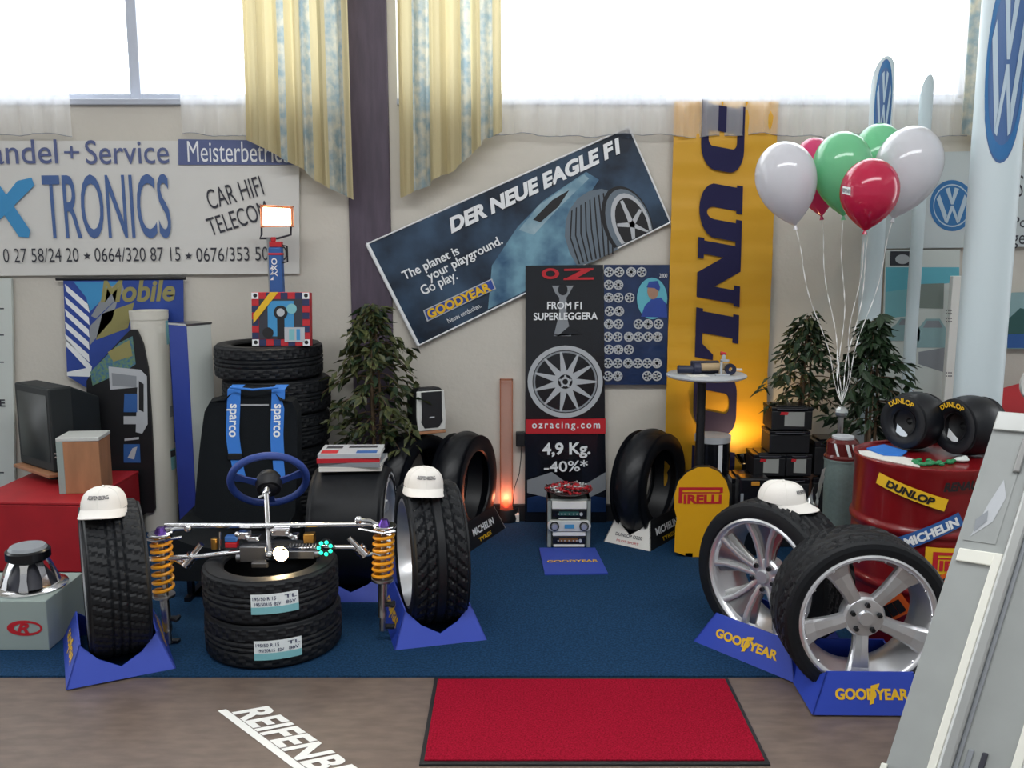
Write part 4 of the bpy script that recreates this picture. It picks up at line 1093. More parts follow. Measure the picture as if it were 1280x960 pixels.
# ------------------------------------------------------------------ picture box, tin and floodlight on the tall stack
ztop = .105+.19*5+.094
Yb = 5.0; k = Yb/1137
rt = thing('picture_box', 'flat cardboard box with red and blue checks and a picture, on the tyre stack', 'box', W(353, 438, Yb)*1, 0, rx=rad(-6))
bw, bh = .315, .29; q0 = W(353, 438, Yb); rt.location = (q0.x, Yb-.02, ztop); MW[rt.name] = Matrix.Translation(rt.location) @ Matrix.Rotation(rad(-6), 4, 'X') @ Matrix.Rotation(0, 4, 'Z')
mb = MB(); mb.add(bbox(-bw/2, bw/2, 0, .06, 0, bh)); mb.build('carton', 'ink_red', rt, local=True, bevel=.003)
mb = MB(); cells = 8; cw, ch = bw/cells, bh/cells
def fq(x0, x1, z0, z1, m, y=-.0035): mb.add(([(x0, y, z0), (x1, y, z0), (x1, y, z1), (x0, y, z1)], [(0, 1, 2, 3)]), m=m)
for i in range(cells):
    for j in range(cells):
        if i in (0, cells-1) or j in (0, cells-1):
            corner = i in (0, cells-1) and j in (0, cells-1)
            fq(-bw/2+i*cw, -bw/2+(i+1)*cw-.002, j*ch, (j+1)*ch-.002, 2 if corner else (0 if (i+j) % 2 else 1))
            if corner: mb.add(([(-bw/2+(i+.5)*cw+.011*cos(t*pi/6), -.0045, (j+.5)*ch+.011*sin(t*pi/6)) for t in range(12)], [tuple(range(12))]), m=4)
fq(-bw/2+cw, bw/2-cw, ch, bh-ch, 3); fq(-bw/2+2.2*cw, bw/2-2.2*cw, 1.4*ch, bh-1.3*ch, 5, -.0042); fq(-.02, .02, ch, .17, 4, -.0048)
for (x, z, r, m) in ((0, .18, .038, 4), (-.07, .07, .03, 4), (.06, .2, .028, 6), (0, .18, .022, 7)): mb.add(([(x+r*cos(t*pi/8), -.005-.0004*m, z+r*sin(t*pi/8)) for t in range(16)], [tuple(range(16))]), m=m)
fq(.02, .13, .02, .10, 7, -.0085); fq(.045, .075, .03, .09, 6, -.009); fq(.085, .105, .03, .09, 5, -.009)
mb.add(([(-bw/2+.01, -.009, .17), (-bw/2+.01, -.009, .12), (-.01, -.009, bh), (-.055, -.009, bh)], [(0, 1, 2, 3)]), m=8)
mb.build('printed_picture', ['ink_navy', 'ink_red', 'ink_white', 'ink_dark', 'ink_black', 'ink_cyan', 'label_teal', 'ink_silver', 'yellow_print'], rt, local=True)
Yf = 5.14; q = W(347, 368, Yf); z0, z1 = ztop, W(347, 302, Yf).z
rt = thing('tall_tin', 'tall narrow blue and red can with a handle in front of the floodlight pole', 'can', (q.x, Yf, z0))
mb = MB(); mb.add(bbox(q.x-.036, q.x+.036, Yf-.03, Yf+.03, z0, z1-.03)); mb.build('tin_body', 'ink_blue', rt, bevel=.008)
mb = MB(); mb.add(bbox(q.x-.03, q.x+.036, Yf-.026, Yf+.026, z1-.03, z1-.0)); mb.add(cyl((q.x-.012, Yf, z1), (q.x-.012, Yf, z1+.025), .014, n=16)); mb.add(bbox(q.x-.037, q.x+.037, Yf-.031, Yf+.031, z1-.075, z1-.06)); mb.build('tin_lid', 'ink_red', rt, bevel=.004)
mb = MB(); mb.add(tube([(q.x+.03, Yf, z1-.02), (q.x+.062, Yf, z1-.025), (q.x+.062, Yf, z1-.11), (q.x+.035, Yf, z1-.115)], .005, 8)); mb.build('handle', 'ink_black', rt)
mb = MB(); text_fn(mb, 'OXY', .1, .03, lambda x, y: (q.x-.018+.0+y, Yf-.0325, z1-.09-x), bold=.02, shear=0)
for k_ in range(3): mb.add(([(q.x-.03, Yf-.0325, z1-.15-.03*k_), (q.x-.012, Yf-.0325, z1-.13-.03*k_), (q.x-.012, Yf-.0325, z1-.15-.03*k_)], [(0, 1, 2)]))
mb.build('lettering', 'ink_white', rt)
Yl = 5.2; q = W(336, 300, Yl); h = W(346, 273, Yl)
rt = thing('floodlight', 'lit halogen floodlight on a silver pole above the tyre stack', 'floodlight', (q.x, Yl, ztop))
mb = MB(); mb.add(cyl((q.x, Yl, ztop), (q.x, Yl, W(336, 298, Yl).z), .012, n=14), smooth=True); mb.add(cyl((q.x, Yl, ztop), (q.x, Yl, ztop+.012), .07, n=24)); mb.build('pole', 'steel', rt)
hz = h.z; hb = Matrix.Translation(h) @ RZ(10) @ RX(-12)
mb = MB(); fw, fh = .082, .062
sec = [[(-fw, -.05, -fh), (fw*1.12, -.05, -fh*.92), (fw*1.12, -.05, fh*.85), (-fw, -.05, fh)], [(-fw*.6, .06, -fh*.5), (fw*.6, .06, -fh*.5), (fw*.6, .06, fh*.5), (-fw*.6, .06, fh*.5)]]
v, f = loft(sec); v += [(x*.88, -.05, z*.86) for x, y, z in sec[0]]+[(x*.8, -.03, z*.78) for x, y, z in sec[0]]
f = [q_ for q_ in f if set(q_) != {0, 1, 2, 3}]+[(i, (i+1) % 4, 8+(i+1) % 4, 8+i) for i in range(4)]+[(8+i, 8+(i+1) % 4, 12+(i+1) % 4, 12+i) for i in range(4)]
mb.add((v, f), hb); mb.add(box(.03, .04, .02, (0, .01, fh+.0)), hb); hs = mb.build('housing', 'lamp_housing', rt, bevel=.004)
mb = MB(); mb.add(([(x*.86, -.042, z*.84) for x, y, z in sec[0]], [(0, 1, 2, 3)]), hb); mb.build('lit_glass', 'lamp_glow', hs)
mb = MB(); mb.add(tube([h+Vector((-.085, 0, .0)), h+Vector((-.088, 0, -.09)), (q.x-.05, Yl, W(336, 298, Yl).z), (q.x+.05, Yl, W(336, 298, Yl).z), h+Vector((.075, 0, -.09)), h+Vector((.08, 0, 0))], .006, 8)); mb.build('bracket', 'ink_dark', rt)
lamp('floodlight_light', h+Vector((.02, -.12, 0)), 14, (1, .82, .58), .06, rad(150), (h.x+.25, 2.5, .9))

# ------------------------------------------------------------------ side with television and loudspeakers
rb = thing('red_plinth', 'red box plinth carrying the television and wooden loudspeaker', 'plinth', (-2.46, 4.86, 0), rad(-2))
mb = MB(); mb.add(bbox(-.30, .29, -.33, .33, .03, .385)); mb.build('carcass', 'red_box', rb, local=True, bevel=.006)
mb = MB(); mb.add(bbox(-.28, .27, -.31, .31, .008, .03)); mb.build('kick_board', 'black', rb, local=True)
mb = MB(); mb.add(bbox(-.302, .292, -.332, .332, .385, .40)); mb.build('lid', 'red_box', rb, local=True, bevel=.004)
zr = .40
q = W(72, 590, 5.05)
rt = thing('television', 'old dark tube television on a wooden swivel board over the red plinth', 'television', (q.x, 5.07, zr), rad(-38))
mb = MB(); mb.add(cyl((.02, 0, 0), (.02, 0, .05), .08, .05, 24)); mb.build('swivel_foot', 'tv_case', rt, local=True)
mb = MB(); mb.add(bbox(-.20, .22, -.16, .15, .05, .068), None); mb.build('swivel_board', 'brown_wood', rt, local=True, bevel=.003)
tw, thh = .20, .46
mb = MB(); mb.add(loft([[(-tw, -.12, .07), (tw, -.12, .07), (tw, -.12, .07+thh), (-tw, -.12, .07+thh)], [(-tw, .0, .07), (tw, .0, .07), (tw, .0, .07+thh), (-tw, .0, .07+thh)], [(-tw*.6, .2, .12), (tw*.6, .2, .12), (tw*.6, .2, thh-.02), (-tw*.6, .2, thh-.02)]])); mb.build('tv_case', 'tv_case', rt, local=True, bevel=.01)
mb = MB(); mb.add(gridm(lambda s, t: (-tw*.84+2*tw*.84*s, -.122-.016*sin(pi*s)*sin(pi*t), .12+(thh-.09)*t), 12, 10), smooth=True); mb.build('screen', 'screen', rt, local=True)
q = W(103, 622, 4.72)
rt = thing('wooden_loudspeaker', 'brown wooden loudspeaker cabinet with silver top edge on the red plinth', 'loudspeaker', (q.x, 4.78, zr), rad(6))
hh = .30
mb = MB(); mb.add(bbox(-.105, .105, -.09, .09, 0, hh-.02)); mb.build('cabinet', 'brown_wood', rt, local=True, bevel=.003)
mb = MB(); mb.add(bbox(-.108, .108, -.094, .094, hh-.02, hh)); mb.build('top_edge', 'radio_silver', rt, local=True, bevel=.003)
mb = MB(); mb.add(bbox(-.109, -.075, -.093, .09, 0, hh-.02)); mb.build('side_grille', 'grey_card', rt, local=True, bevel=.003)
mb = MB()
for k_ in range(2): mb.add(bbox(-.13, -.105, -.06, -.05, hh*.62+k_*.02, hh*.62+.008+k_*.02))
mb.build('terminal', 'chrome', rt, local=True)
# cut-out display with pictures of car radios
Yd = 5.222
pts = [(108, 476), (125, 452), (150, 425), (163, 412), (171, 412), (179, 430), (185, 460), (189, 520), (192, 580), (194, 636), (191, 641), (183, 641), (170, 652), (110, 652)]
rt = thing('cutout_display', 'black cut-out cardboard display with car radio pictures behind the red plinth', 'display', W(150, 652, Yd))
mb = MB(); P = [W(u, v, Yd) for u, v in pts]; n = len(P); P2 = [p_+Vector((0, .015, 0)) for p_ in P]
mb.add((P+P2, [tuple(range(n))[::-1] if 0 else tuple(range(n)), tuple(range(2*n-1, n-1, -1))]+[(i, (i+1) % n, n+(i+1) % n, n+i) for i in range(n)])); mb.build('panel', 'black', rt)
mb = MB(); zf = W(150, 652, Yd).z; mb.add(bbox(P[0].x, P[4].x-.12, Yd+.015, Yd+.1, .008, zf+.05)); mb.build('support', 'black', rt)
mb = MB()
wpoly(mb, [(113, 465), (150, 428), (166, 420), (170, 455), (160, 462), (116, 482)], Yd, 1, .003)
wpoly(mb, [(135, 440), (162, 425), (166, 445), (142, 452)], Yd, 4, .004)
wpoly(mb, [(136, 458), (176, 462), (184, 470), (185, 530), (178, 542), (170, 540), (172, 484), (138, 487)], Yd, 2, .004)
wpoly(mb, [(140, 466), (171, 470), (171, 484), (141, 482)], Yd, 0, .005)
wpoly(mb, [(156, 492), (172, 492), (172, 515), (155, 515)], Yd, 3, .005); wpoly(mb, [(155, 520), (172, 520), (171, 530), (155, 530)], Yd, 2, .005)
wpoly(mb, [(174, 476), (180, 480), (180, 515), (174, 512)], Yd, 5, .005); wpoly(mb, [(155, 555), (175, 555), (176, 578), (155, 578)], Yd, 3, .004); wpoly(mb, [(160, 572), (166, 560), (172, 558), (168, 574)], Yd, 2, .005)
wpoly(mb, [(156, 548), (174, 546), (174, 549), (156, 551)], Yd, 2, .004)
mb.build('printed_picture', ['ink_grey', 'grass_print', 'ink_silver', 'ink_blue', 'olive_print', 'ink_black'], rt)
# white tube and square column
Yt = 5.345; q = W(196, 560, Yt)
rt = thing('white_display_tube', 'tall white cardboard tube with small blue pictures beside the blue column', 'tube', (q.x, Yt, 0)); r_ = .102
zt = W(196, 388, Yt).z
mb = MB(); mb.add(lathe([(0, .008), (r_, .008), (r_, zt-.05), (r_+.004, zt-.05), (r_+.006, zt), (r_-.01, zt), (r_-.01, zt-.04), (0, zt-.04)], 48), T(q.x, Yt, 0), smooth=True); mb.build('tube', 'tube_white', rt)
mb = MB()
def patch(u0, u1, v0, v1, m, lift=.002):
    a0, z1 = hit_cyl(u0, v0, q.x, Yt, r_+lift); a1, _ = hit_cyl(u1, v0, q.x, Yt, r_+lift); _, z0 = hit_cyl(u0, v1, q.x, Yt, r_+lift)
    mb.add(gridm(lambda s, t: (q.x+(r_+lift)*sin(a0+(a1-a0)*s), Yt-(r_+lift)*cos(a0+(a1-a0)*s), z0+(z1-z0)*t), 8, 2), m=m)
patch(207, 221, 401, 431, 0); patch(212, 217, 404, 428, 1, .0035); patch(216, 219.5, 410, 430, 2, .003); patch(212, 219, 508, 522, 3); patch(213, 221, 562, 588, 0); patch(213, 219, 564, 572, 1, .0035)
mb.build('printed_picture', ['label_teal', 'ink_dark', 'ink_white', 'ink_grey'], rt)
Ys = 5.2; q = W(246, 560, Ys); zt = W(246, 403, Ys).z
rt = thing('square_column', 'square display column, one face blue and one pale, beside the racing seat', 'column', (q.x, Ys, 0), rad(54))
a = .08
mb = MB(); mb.add(bbox(-a, a, -a, a, .008, zt-.01)); mb.build('pale_core', 'cream', rt, local=True, bevel=.003)
mb = MB(); mb.add(bbox(-a-.004, -a, -a-.002, a, .008, zt-.01)); mb.build('blue_face', 'mat_blue', rt, local=True)
mb = MB(); mb.add(bbox(-a-.006, a+.004, -a-.004, a+.004, zt-.01, zt)); mb.build('top_edge', 'steel', rt, local=True)
# woofer on its carton
p = G(62, 815); cx0, cx1 = G(-62, 812).x, p.x
rt = thing('white_carton', 'white carton with a red round mark, under the bare woofer', 'carton', ((cx0+cx1)/2, p.y+.16, .0))
hz = .225
mb = MB(); mb.add(bbox(cx0, cx1, p.y, p.y+.34, .008, hz)); mb.build('carton', 'grey_card', rt, bevel=.004)
mb = MB(); qx, qy = W(31, 785, p.y).x, W(31, 785, p.y).z; n = 30
mb.add(([(qx+.074*cos(2*pi*i/n), p.y-.002, qy+.034*sin(2*pi*i/n)) for i in range(n)]+[(qx+.01+.055*cos(2*pi*i/n), p.y-.002, qy+.022*sin(2*pi*i/n)) for i in range(n)], [(i, (i+1) % n, n+(i+1) % n, n+i) for i in range(n)]))
text_on(mb, 'R', (qx-.035, p.y, qy-.02), (qx+.02, p.y, qy-.02), (0, 0, 1), .042, 0, .003, bold=.04, shear=.3)
mb.build('red_mark', 'ink_red', rt)
mb = MB(); mb.add(bbox(cx0, cx1, p.y+.15, p.y+.19, hz, hz+.0015)); mb.build('tape', 'tape_wood', rt)
wx, wy = W(38, 745, p.y+.16).x, p.y+.17
rt = thing('bare_woofer', 'bare woofer loudspeaker upside down with chromed basket on the white carton', 'woofer', (wx, wy, hz))
mb = MB(); mb.add(lathe([(.112, 0), (.148, 0), (.15, .008), (.135, .016), (.118, .02), (.112, .012)], 56, 'Z', True), smooth=True); bs = mb.build('basket_ring', 'chrome', rt, local=True)
for k_ in range(8):
    an = 2*pi*k_/8+.25; c_, s_ = cos(an), sin(an); sec = []
    for r, z, wd in ((.122, .012, .02), (.108, .06, .013), (.088, .105, .014), (.072, .128, .02)):
        sec.append([(r*c_-wd*s_, r*s_+wd*c_, z), (r*c_+wd*s_, r*s_-wd*c_, z), ((r-.008)*c_+wd*s_, (r-.008)*s_-wd*c_, z), ((r-.008)*c_-wd*s_, (r-.008)*s_+wd*c_, z)])
    mb = MB(); mb.add(loft(sec), smooth=True); mb.build('basket_rib', 'chrome', rt, local=True)
mb = MB(); mb.add(lathe([(.11, .012), (.06, .085), (.04, .12)], 40), smooth=True); mb.build('cone', 'ink_dark', rt, local=True)
mb = MB(); mb.add(lathe([(0, .12), (.075, .12), (.078, .128), (.09, .132), (.09, .165), (.082, .172), (0, .172)], 48), smooth=True); mg = mb.build('magnet', 'black_gloss', rt, local=True)
mb = MB(); mb.add(lathe([(0, .186), (.07, .184), (.078, .172), (0, .172)], 40), smooth=True); mb.build('back_plate', 'ink_grey', mg, local=True)

# ------------------------------------------------------------------ magazines and small speaker
zq = BT[2]+.300
for k_, (m, lb, rz, dx) in enumerate((('paper', 'white magazine at the bottom of the pile on the wide wheel', 4, .0), ('ink_grey', 'grey magazine second from the bottom of the pile on the wide wheel', -3, .008),
                                   ('ink_red', 'red magazine third in the pile on the wide wheel', 5, -.01), ('ink_silver', 'silvery magazine topmost on the pile on the wide wheel', 2, .0))):
    cx_, cy_, z0 = W(441, 582, BT[1]).x+dx, BT[1]-.01, zq+k_*.0215
    rt = thing('magazine', lb, 'magazine', (cx_, cy_, z0), rad(rz), 'magazines on the wide wheel')
    mb = MB(); mb.add(bbox(-.148, .148, -.105, .105, .0015, .0195)); mb.build('pages', 'paper', rt, local=True)
    mb = MB(); mb.add(bbox(-.15, .15, -.107, .107, 0, .0015)); mb.add(bbox(-.15, .15, -.107, .107, .0195, .021)); mb.add(bbox(-.15, .15, -.1085, -.107, 0, .021)); cv = mb.build('cover', m, rt, local=True)
    if k_ == 3:
        mb = MB()
        for x0, x1, y0, y1, mm in ((-.14, -.06, -.09, -.02, 0), (.03, .13, -.09, -.03, 1), (-.02, .12, .03, .08, 2), (-.13, -.05, .02, .08, 2)): mb.add(([(x0, y0, .0215), (x1, y0, .0215), (x1, y1, .0215), (x0, y1, .0215)], [(0, 1, 2, 3)]), m=mm)
        mb.build('printed_picture', ['ink_red', 'ink_blue', 'ink_dark'], cv, local=True)
q = W(463, 554, 4.62)
q = W(536, 545, 5.13)
rt = thing('small_speaker', 'small rounded black speaker with silver front, standing on motorcycle tyre', 'loudspeaker', (q.x-.01, 5.17, .628), rad(26), rx=rad(-4))
mb = MB(); mb.add(bbox(-.085, .085, -.07, .09, .0, .018)); mb.build('foot', 'brown_wood', rt, local=True, bevel=.004)
mb = MB(); o_ = [(-.085, .018), (.085, .018), (.09, .1), (.085, .24), (.06, .262), (-.06, .262), (-.085, .24), (-.09, .1)]
mb.add(loft([[(x, -.06, z) for x, z in o_], [(x, .02, z) for x, z in o_], [(x*.75, .15, .03+(z-.03)*.9) for x, z in o_]])); mb.build('cabinet', 'black', rt, local=True, bevel=.008)
mb = MB(); mb.add(prism([(-.082, .02), (.082, .02), (.088, .1), (.082, .245), (-.082, .245), (-.088, .1)], 0, .012), T(0, -.06, 0) @ RX(90)); mb.build('baffle', 'radio_silver', rt, local=True, bevel=.004)
mb = MB(); mb.add(prism([(-.045, .035), (.04, .035), (.066, .07), (.062, .1), (.066, .24), (-.058, .24), (-.058, .1), (-.064, .07)], 0, .006), T(0, -.072, 0) @ RX(90)); mb.build('grille', 'black', rt, local=True, bevel=.003)
mb = MB(); mb.add(box(.03, .003, .008, (0, -.079, .095))); mb.build('badge', 'ink_silver', rt, local=True)

# ------------------------------------------------------------------ lit acrylic tube, cable, adaptor, socket
q = G(633, 655); q.y += .06; Yq = q.y
rt = thing('light_tube', 'slim clear pinkish tube standing in a black base with red glow', 'lamp', (q.x, Yq, 0))
ztt = W(633, 473, Yq).z; hw = .036
mb = MB(); mb.add(([(q.x+a*hw, Yq+b*hw, z) for z in (.085, ztt) for a, b in ((-1, -1), (1, -1), (1, 1), (-1, 1))], [(0, 1, 5, 4), (1, 2, 6, 5), (2, 3, 7, 6), (3, 0, 4, 7), (4, 5, 6, 7)])); mb.build('clear_tube', 'acrylic', rt)
mb = MB()
for a, b in ((-1, -1), (1, -1), (1, 1), (-1, 1)): mb.add(bbox(q.x+a*hw-.003, q.x+a*hw+.003, Yq+b*hw-.003, Yq+b*hw+.003, .08, ztt))
for a, b, c_, d in ((-1, 1, -1, -1), (-1, 1, 1, 1), (-1, -1, -1, 1), (1, 1, -1, 1)): mb.add(bbox(q.x+a*hw-.003, q.x+b*hw+.003, Yq+c_*hw-.003, Yq+d*hw+.003, ztt-.006, ztt))
mb.build('tube_edge', 'lamp_housing', rt)
mb = MB(); mb.add(lathe([(0, .008), (.075, .008), (.08, .03), (.065, .085), (0, .085)], 32), T(q.x, Yq, 0), smooth=True); mb.build('base', 'black', rt)
mb = MB(); mb.add(sph((q.x-.004, Yq-.005, .11), (.02, .02, .028), 14, 9), smooth=True); mb.build('red_bulb', 'red_glow', rt)
lamp('tube_light', (q.x, Yq-.05, .16), .8, (1, .3, .15), .02)
q2 = W(650, 548, YW-.03)
rt = thing('power_adaptor', 'black plug-in power adaptor hanging beside the black wheel poster', 'adaptor', (q2.x, YW-.03, q2.z))
mb = MB(); mb.add(bbox(q2.x-.025, q2.x+.03, YW-.065, YW, q2.z-.045, q2.z+.04)); mb.build('casing', 'black', rt, bevel=.006)
mb = MB(); pts = [W(652, 556, 5.43), W(651, 575, 5.43), W(649, 592, 5.42), W(643, 610, 5.40), W(641, 632, 5.36), W(648, 635, 5.33), W(649, 641, 5.28)]
mb.add(tube(pts, .003, 6), smooth=True); mb.build('cord', 'ink_black', rt)
q3 = G(643, 652); 
rt = thing('socket_strip', 'small white power socket on the carpet beside the lit tube', 'socket', (q3.x, q3.y-.02, 0))
mb = MB(); mb.add(bbox(q3.x-.03, q3.x+.03, q3.y-.04, q3.y+.02, .008, .06)); mb.build('casing', 'white', rt, bevel=.006)
mb = MB(); mb.add(cyl((q3.x, q3.y-.01, .06), (q3.x, q3.y-.01, .085), .014, .008, 12)); mb.build('plug', 'black', rt)

# ------------------------------------------------------------------ car radio tower and sweets
q = G(711, 686); Yr = q.y+.08; hw = W(738, 650, q.y).x-W(711, 650, q.y).x
rt = thing('radio_tower', 'upright grey rack of car radios stacked one above another, under the sweet bowl', 'rack', (q.x, Yr, 0))
zt = W(711, 624, q.y).z; f_ = zt/100.
mb = MB()
for sg in (-1, 1): mb.add(bbox(q.x+sg*hw-(.022 if sg > 0 else 0), q.x+sg*hw+(.022 if sg < 0 else 0), Yr-.08, Yr+.08, .008, zt))
mb.add(bbox(q.x-hw, q.x+hw, Yr-.08, Yr+.08, zt-.012, zt)); mb.add(bbox(q.x-hw, q.x+hw, Yr-.05, Yr+.08, .008, zt-.01)); mb.build('rack_frame', 'rack_grey', rt, bevel=.003)
def radio(z0, z1, m, disp, knobs=False, wide=.8):
    mb = MB()
    if knobs:
        zc_ = (z0+z1)/2; R_ = (z1-z0)/2; wx_ = hw*1.0-R_
        pl = [(wx_*1+R_*cos(t), R_*sin(t)) for t in [(-pi/2+pi*i/12) for i in range(13)]]+[(-wx_+R_*cos(t), R_*sin(t)) for t in [(pi/2+pi*i/12) for i in range(13)]]
        mb.add(prism(pl, 0, .03), T(q.x, Yr-.075, zc_) @ RX(90))
    else: mb.add(bbox(q.x-hw*wide, q.x+hw*wide, Yr-.098, Yr-.06, z0, z1))
    o = mb.build('car_radio', m, rt, bevel=.003)
    if disp:
        mb = MB(); mb.add(bbox(q.x-hw*.6*wide, q.x+hw*.55*wide, Yr-.1, Yr-.09, z0+(z1-z0)*.3, z1-(z1-z0)*.2)); mb.build('display', disp, o)
        mb = MB()
        for x in (-.5, -.35, -.2, 0, .2, .35): mb.add(box(.008, .003, .006, (q.x+hw*x, Yr-.102, z0+(z1-z0)*.5)))
        mb.add(cyl((q.x+hw*.68*wide, Yr-.095, (z0+z1)/2), (q.x+hw*.68*wide, Yr-.108, (z0+z1)/2), .009, n=14)); mb.build('button', 'ink_silver', o)
    if knobs:
        for sg in (-1, 1):
            mb = MB(); zc_ = (z0+z1)/2; mb.add(lathe([(0, -.014), (.016, -.014), (.02, 0), (.02, .01)], 24, 'Y'), T(q.x+sg*hw*.68, Yr-.107, zc_), smooth=True); mb.add(lathe([(.021, -.004), (.026, -.004), (.026, .01)], 24, 'Y'), T(q.x+sg*hw*.68, Yr-.107, zc_), m=1); mb.build('knob', ['alloy', 'black'], o)
        mb = MB(); mb.add(bbox(q.x-hw*.22, q.x+hw*.22, Yr-.109, Yr-.1, (z0+z1)/2-.012, (z0+z1)/2+.01)); mb.build('display', 'ink_cyan', o)
for a, b, m, d, k_, w_ in ((3, 8, 'white', None, 0, .72), (8.5, 24, 'black_gloss', 'display_amber', 0, .76), (25, 34, 'white', None, 0, .76), (35, 57, 'radio_silver', None, 1, 1), (58, 61, 'radio_silver', None, 0, .5), (62, 78, 'black_gloss', 'display_green', 0, .8), (79, 95, 'white', None, 0, .8)):
    radio(.008+a*f_, .008+b*f_*.99, m, d, k_, w_)
bz = zt
rt = thing('sweet_bowl', 'shallow dark red bowl of wrapped sweets on top of the radio rack', 'bowl', (q.x, Yr, bz))
mb = MB(); mb.add(lathe([(0, 0), (.05, 0), (.09, .014), (.135, .036), (.138, .04), (.132, .038), (.088, .02), (0, .008)], 44), T(q.x, Yr, bz), smooth=True); mb.build('dish', 'bowl_glass', rt)
rs = random.Random(3); protos = {}
for k_ in range(46):
    m, lb = (('candy_red', 'red wrapped sweet in the bowl on the radio rack'), ('foil', 'silver wrapped sweet in the bowl on the radio rack'), ('candy_dark', 'dark wrapped sweet in the bowl on the radio rack'))[(0, 1, 0, 2)[k_ % 4]]
    an = k_*2.4; rr = .118*math.sqrt((k_+.5)/46)
    loc = (q.x+rr*cos(an), Yr+rr*sin(an), bz+.03+.022*(1-rr/.118)+rs.random()*.008+.010*(rr/.118)); rz = rs.random()*6.28
    if m not in protos:
        rt = thing('wrapped_sweet', lb, 'sweet', loc, rz, m.split('_')[-1]+' sweets in the bowl')
        mb = MB(); mb.add(sph((0, 0, 0), (.013, .0085, .008), 12, 8), smooth=True)
        for sg in (-1, 1): mb.add(cyl((sg*.011, 0, 0), (sg*.022, 0, .001), .002, .008, 8), smooth=True)
        mb.build('wrapper', m, rt, local=True); protos[m] = rt
    else: dup(protos[m], lb, loc, rz)
# blue mat lying before the rack
P = [G(674, 688), G(744, 688), G(760, 720), G(681, 721)]
mb = MB(); mb.add(([p_+Vector((0, 0, .016)) for p_ in P]+[p_+Vector((0, 0, .008)) for p_ in P], [(3, 2, 1, 0), (0, 1, 5, 4), (1, 2, 6, 5), (2, 3, 7, 6), (3, 0, 4, 7)]))
o = tag(mb.build('rubber_mat', 'mat_blue', origin=G(717, 704)), 'small flat blue mat with yellow lettering before the radio rack', 'mat')
mb = MB(); text_on(mb, 'GOODYEAR', G(684, 707)+Vector((0, 0, .0165)), G(748, 706)+Vector((0, 0, .0165)), (0, 1, 0), .035, 0, .001, bold=.02); mb.build('lettering', 'yellow_print', o)

# ------------------------------------------------------------------ bar table, drum, yellow figure sign
Yb = 5.03; q = W(883, 467, Yb); zt = q.z
rt = thing('bar_table', 'small round high table with grey top in front of the yellow banner', 'table', (q.x, Yb, 0))
mb = MB(); mb.add(lathe([(0, zt-.022), (.20, zt-.022), (.218, zt-.014), (.22, zt-.006), (.212, zt), (0, zt)], 64), T(q.x, Yb, 0), smooth=True); mb.build('table_top', 'ink_silver', rt)
px = W(876, 520, Yb).x
mb = MB(); mb.add(cyl((px, Yb, .02), (px, Yb, zt-.02), .024, n=20), smooth=True); mb.add(cyl((px, Yb, zt-.05), (px, Yb, zt-.022), .03, .09, 24), smooth=True); mb.build('pedestal', 'black', rt)
mb = MB(); mb.add(lathe([(0, .008), (.11, .008), (.11, .018), (.05, .035), (0, .035)], 40), T(px, Yb, 0), smooth=True); mb.build('foot_plate', 'black', rt)
rt = thing('impact_wrench', 'dark blue and metal power tool lying on the round high table', 'tool', (q.x, Yb, zt))
A = W(847, 462, Yb-.03); A.z = zt+.028
mb = MB(); mb.add(tube([A, A+Vector((.09, 0, .0))], lambda t: .023-.002*t, 16), smooth=True); mb.add(cyl(A+Vector((.085, 0, .006)), A+Vector((.125, 0, .006)), .034, n=20), smooth=True); mb.build('grip', 'tool_blue', rt, bevel=.003)
mb = MB(); mb.add(tube([A+Vector((.12, 0, .012)), A+Vector((.28, .01, .014))], .021, 16), smooth=True); mb.build('barrel', 'tape_wood', rt)
mb = MB(); mb.add(bbox(A.x+.08, A.x+.235, Yb+.0, Yb+.03, zt, zt+.07)); mb.build('back_casing', 'tool_blue', rt, bevel=.006)
B = A+Vector((.235, -.01, 0))
rt = thing('counter_dispenser', 'small white dispenser with a red tip on the round high table', 'dispenser', (B.x, B.y, zt))
mb = MB(); mb.add(bbox(B.x-.035, B.x+.04, B.y-.045, B.y-.025, zt, zt+.01)); mb.add(bbox(B.x-.012, B.x+.0, B.y-.04, B.y-.028, zt, zt+.085)); mb.add(bbox(B.x-.012, B.x+.035, B.y-.04, B.y-.028, zt+.075, zt+.088)); mb.build('frame', 'ink_silver', rt, bevel=.002)
mb = MB(); mb.add(lathe([(.012, -.012), (.03, -.012), (.03, .012), (.012, .012)], 28, 'Y', True), T(B.x+.045, B.y-.03, zt+.034), smooth=True); mb.build('tape_roll', 'tool_blue', rt)
mb = MB(); mb.add(cyl((B.x+.005, B.y-.034, zt+.088), (B.x+.005, B.y-.034, zt+.115), .012, .009, 14)); mb.build('neck', 'ink_silver', rt)
mb = MB(); mb.add(cyl((B.x-.012, B.y-.034, zt+.122), (B.x+.018, B.y-.034, zt+.118), .011, .008, 14), smooth=True); mb.build('red_tip', 'ink_red', rt)
for lb, u, v, w_, rz in (('white leaflet lying under the tool on the round high table', 872, 470, .1, 12), ('white card at the rim of the round high table', 921, 462, .06, -10)):
    p = W(u, v, Yb); t_ = (CAMH-zt-.002)/(CAMH-p.z) if CAMH != p.z else 1
    p = Vector((0, 0, CAMH))+(p-Vector((0, 0, CAMH)))*t_
    mb = MB(); mb.add(box(w_, .07, .004), T(p.x, p.y, zt+.003) @ RZ(rz)); tag(mb.build('leaflet', 'white', origin=(p.x, p.y, zt)), lb, 'leaflet')
Yd = 5.24; q = W(891, 545, Yd); zt = W(891, 548, Yd-.1).z
rt = thing('black_drum', 'black cylinder with a pale lid and white stripe behind the table pole', 'drum', (q.x, Yd, 0)); r_ = .10
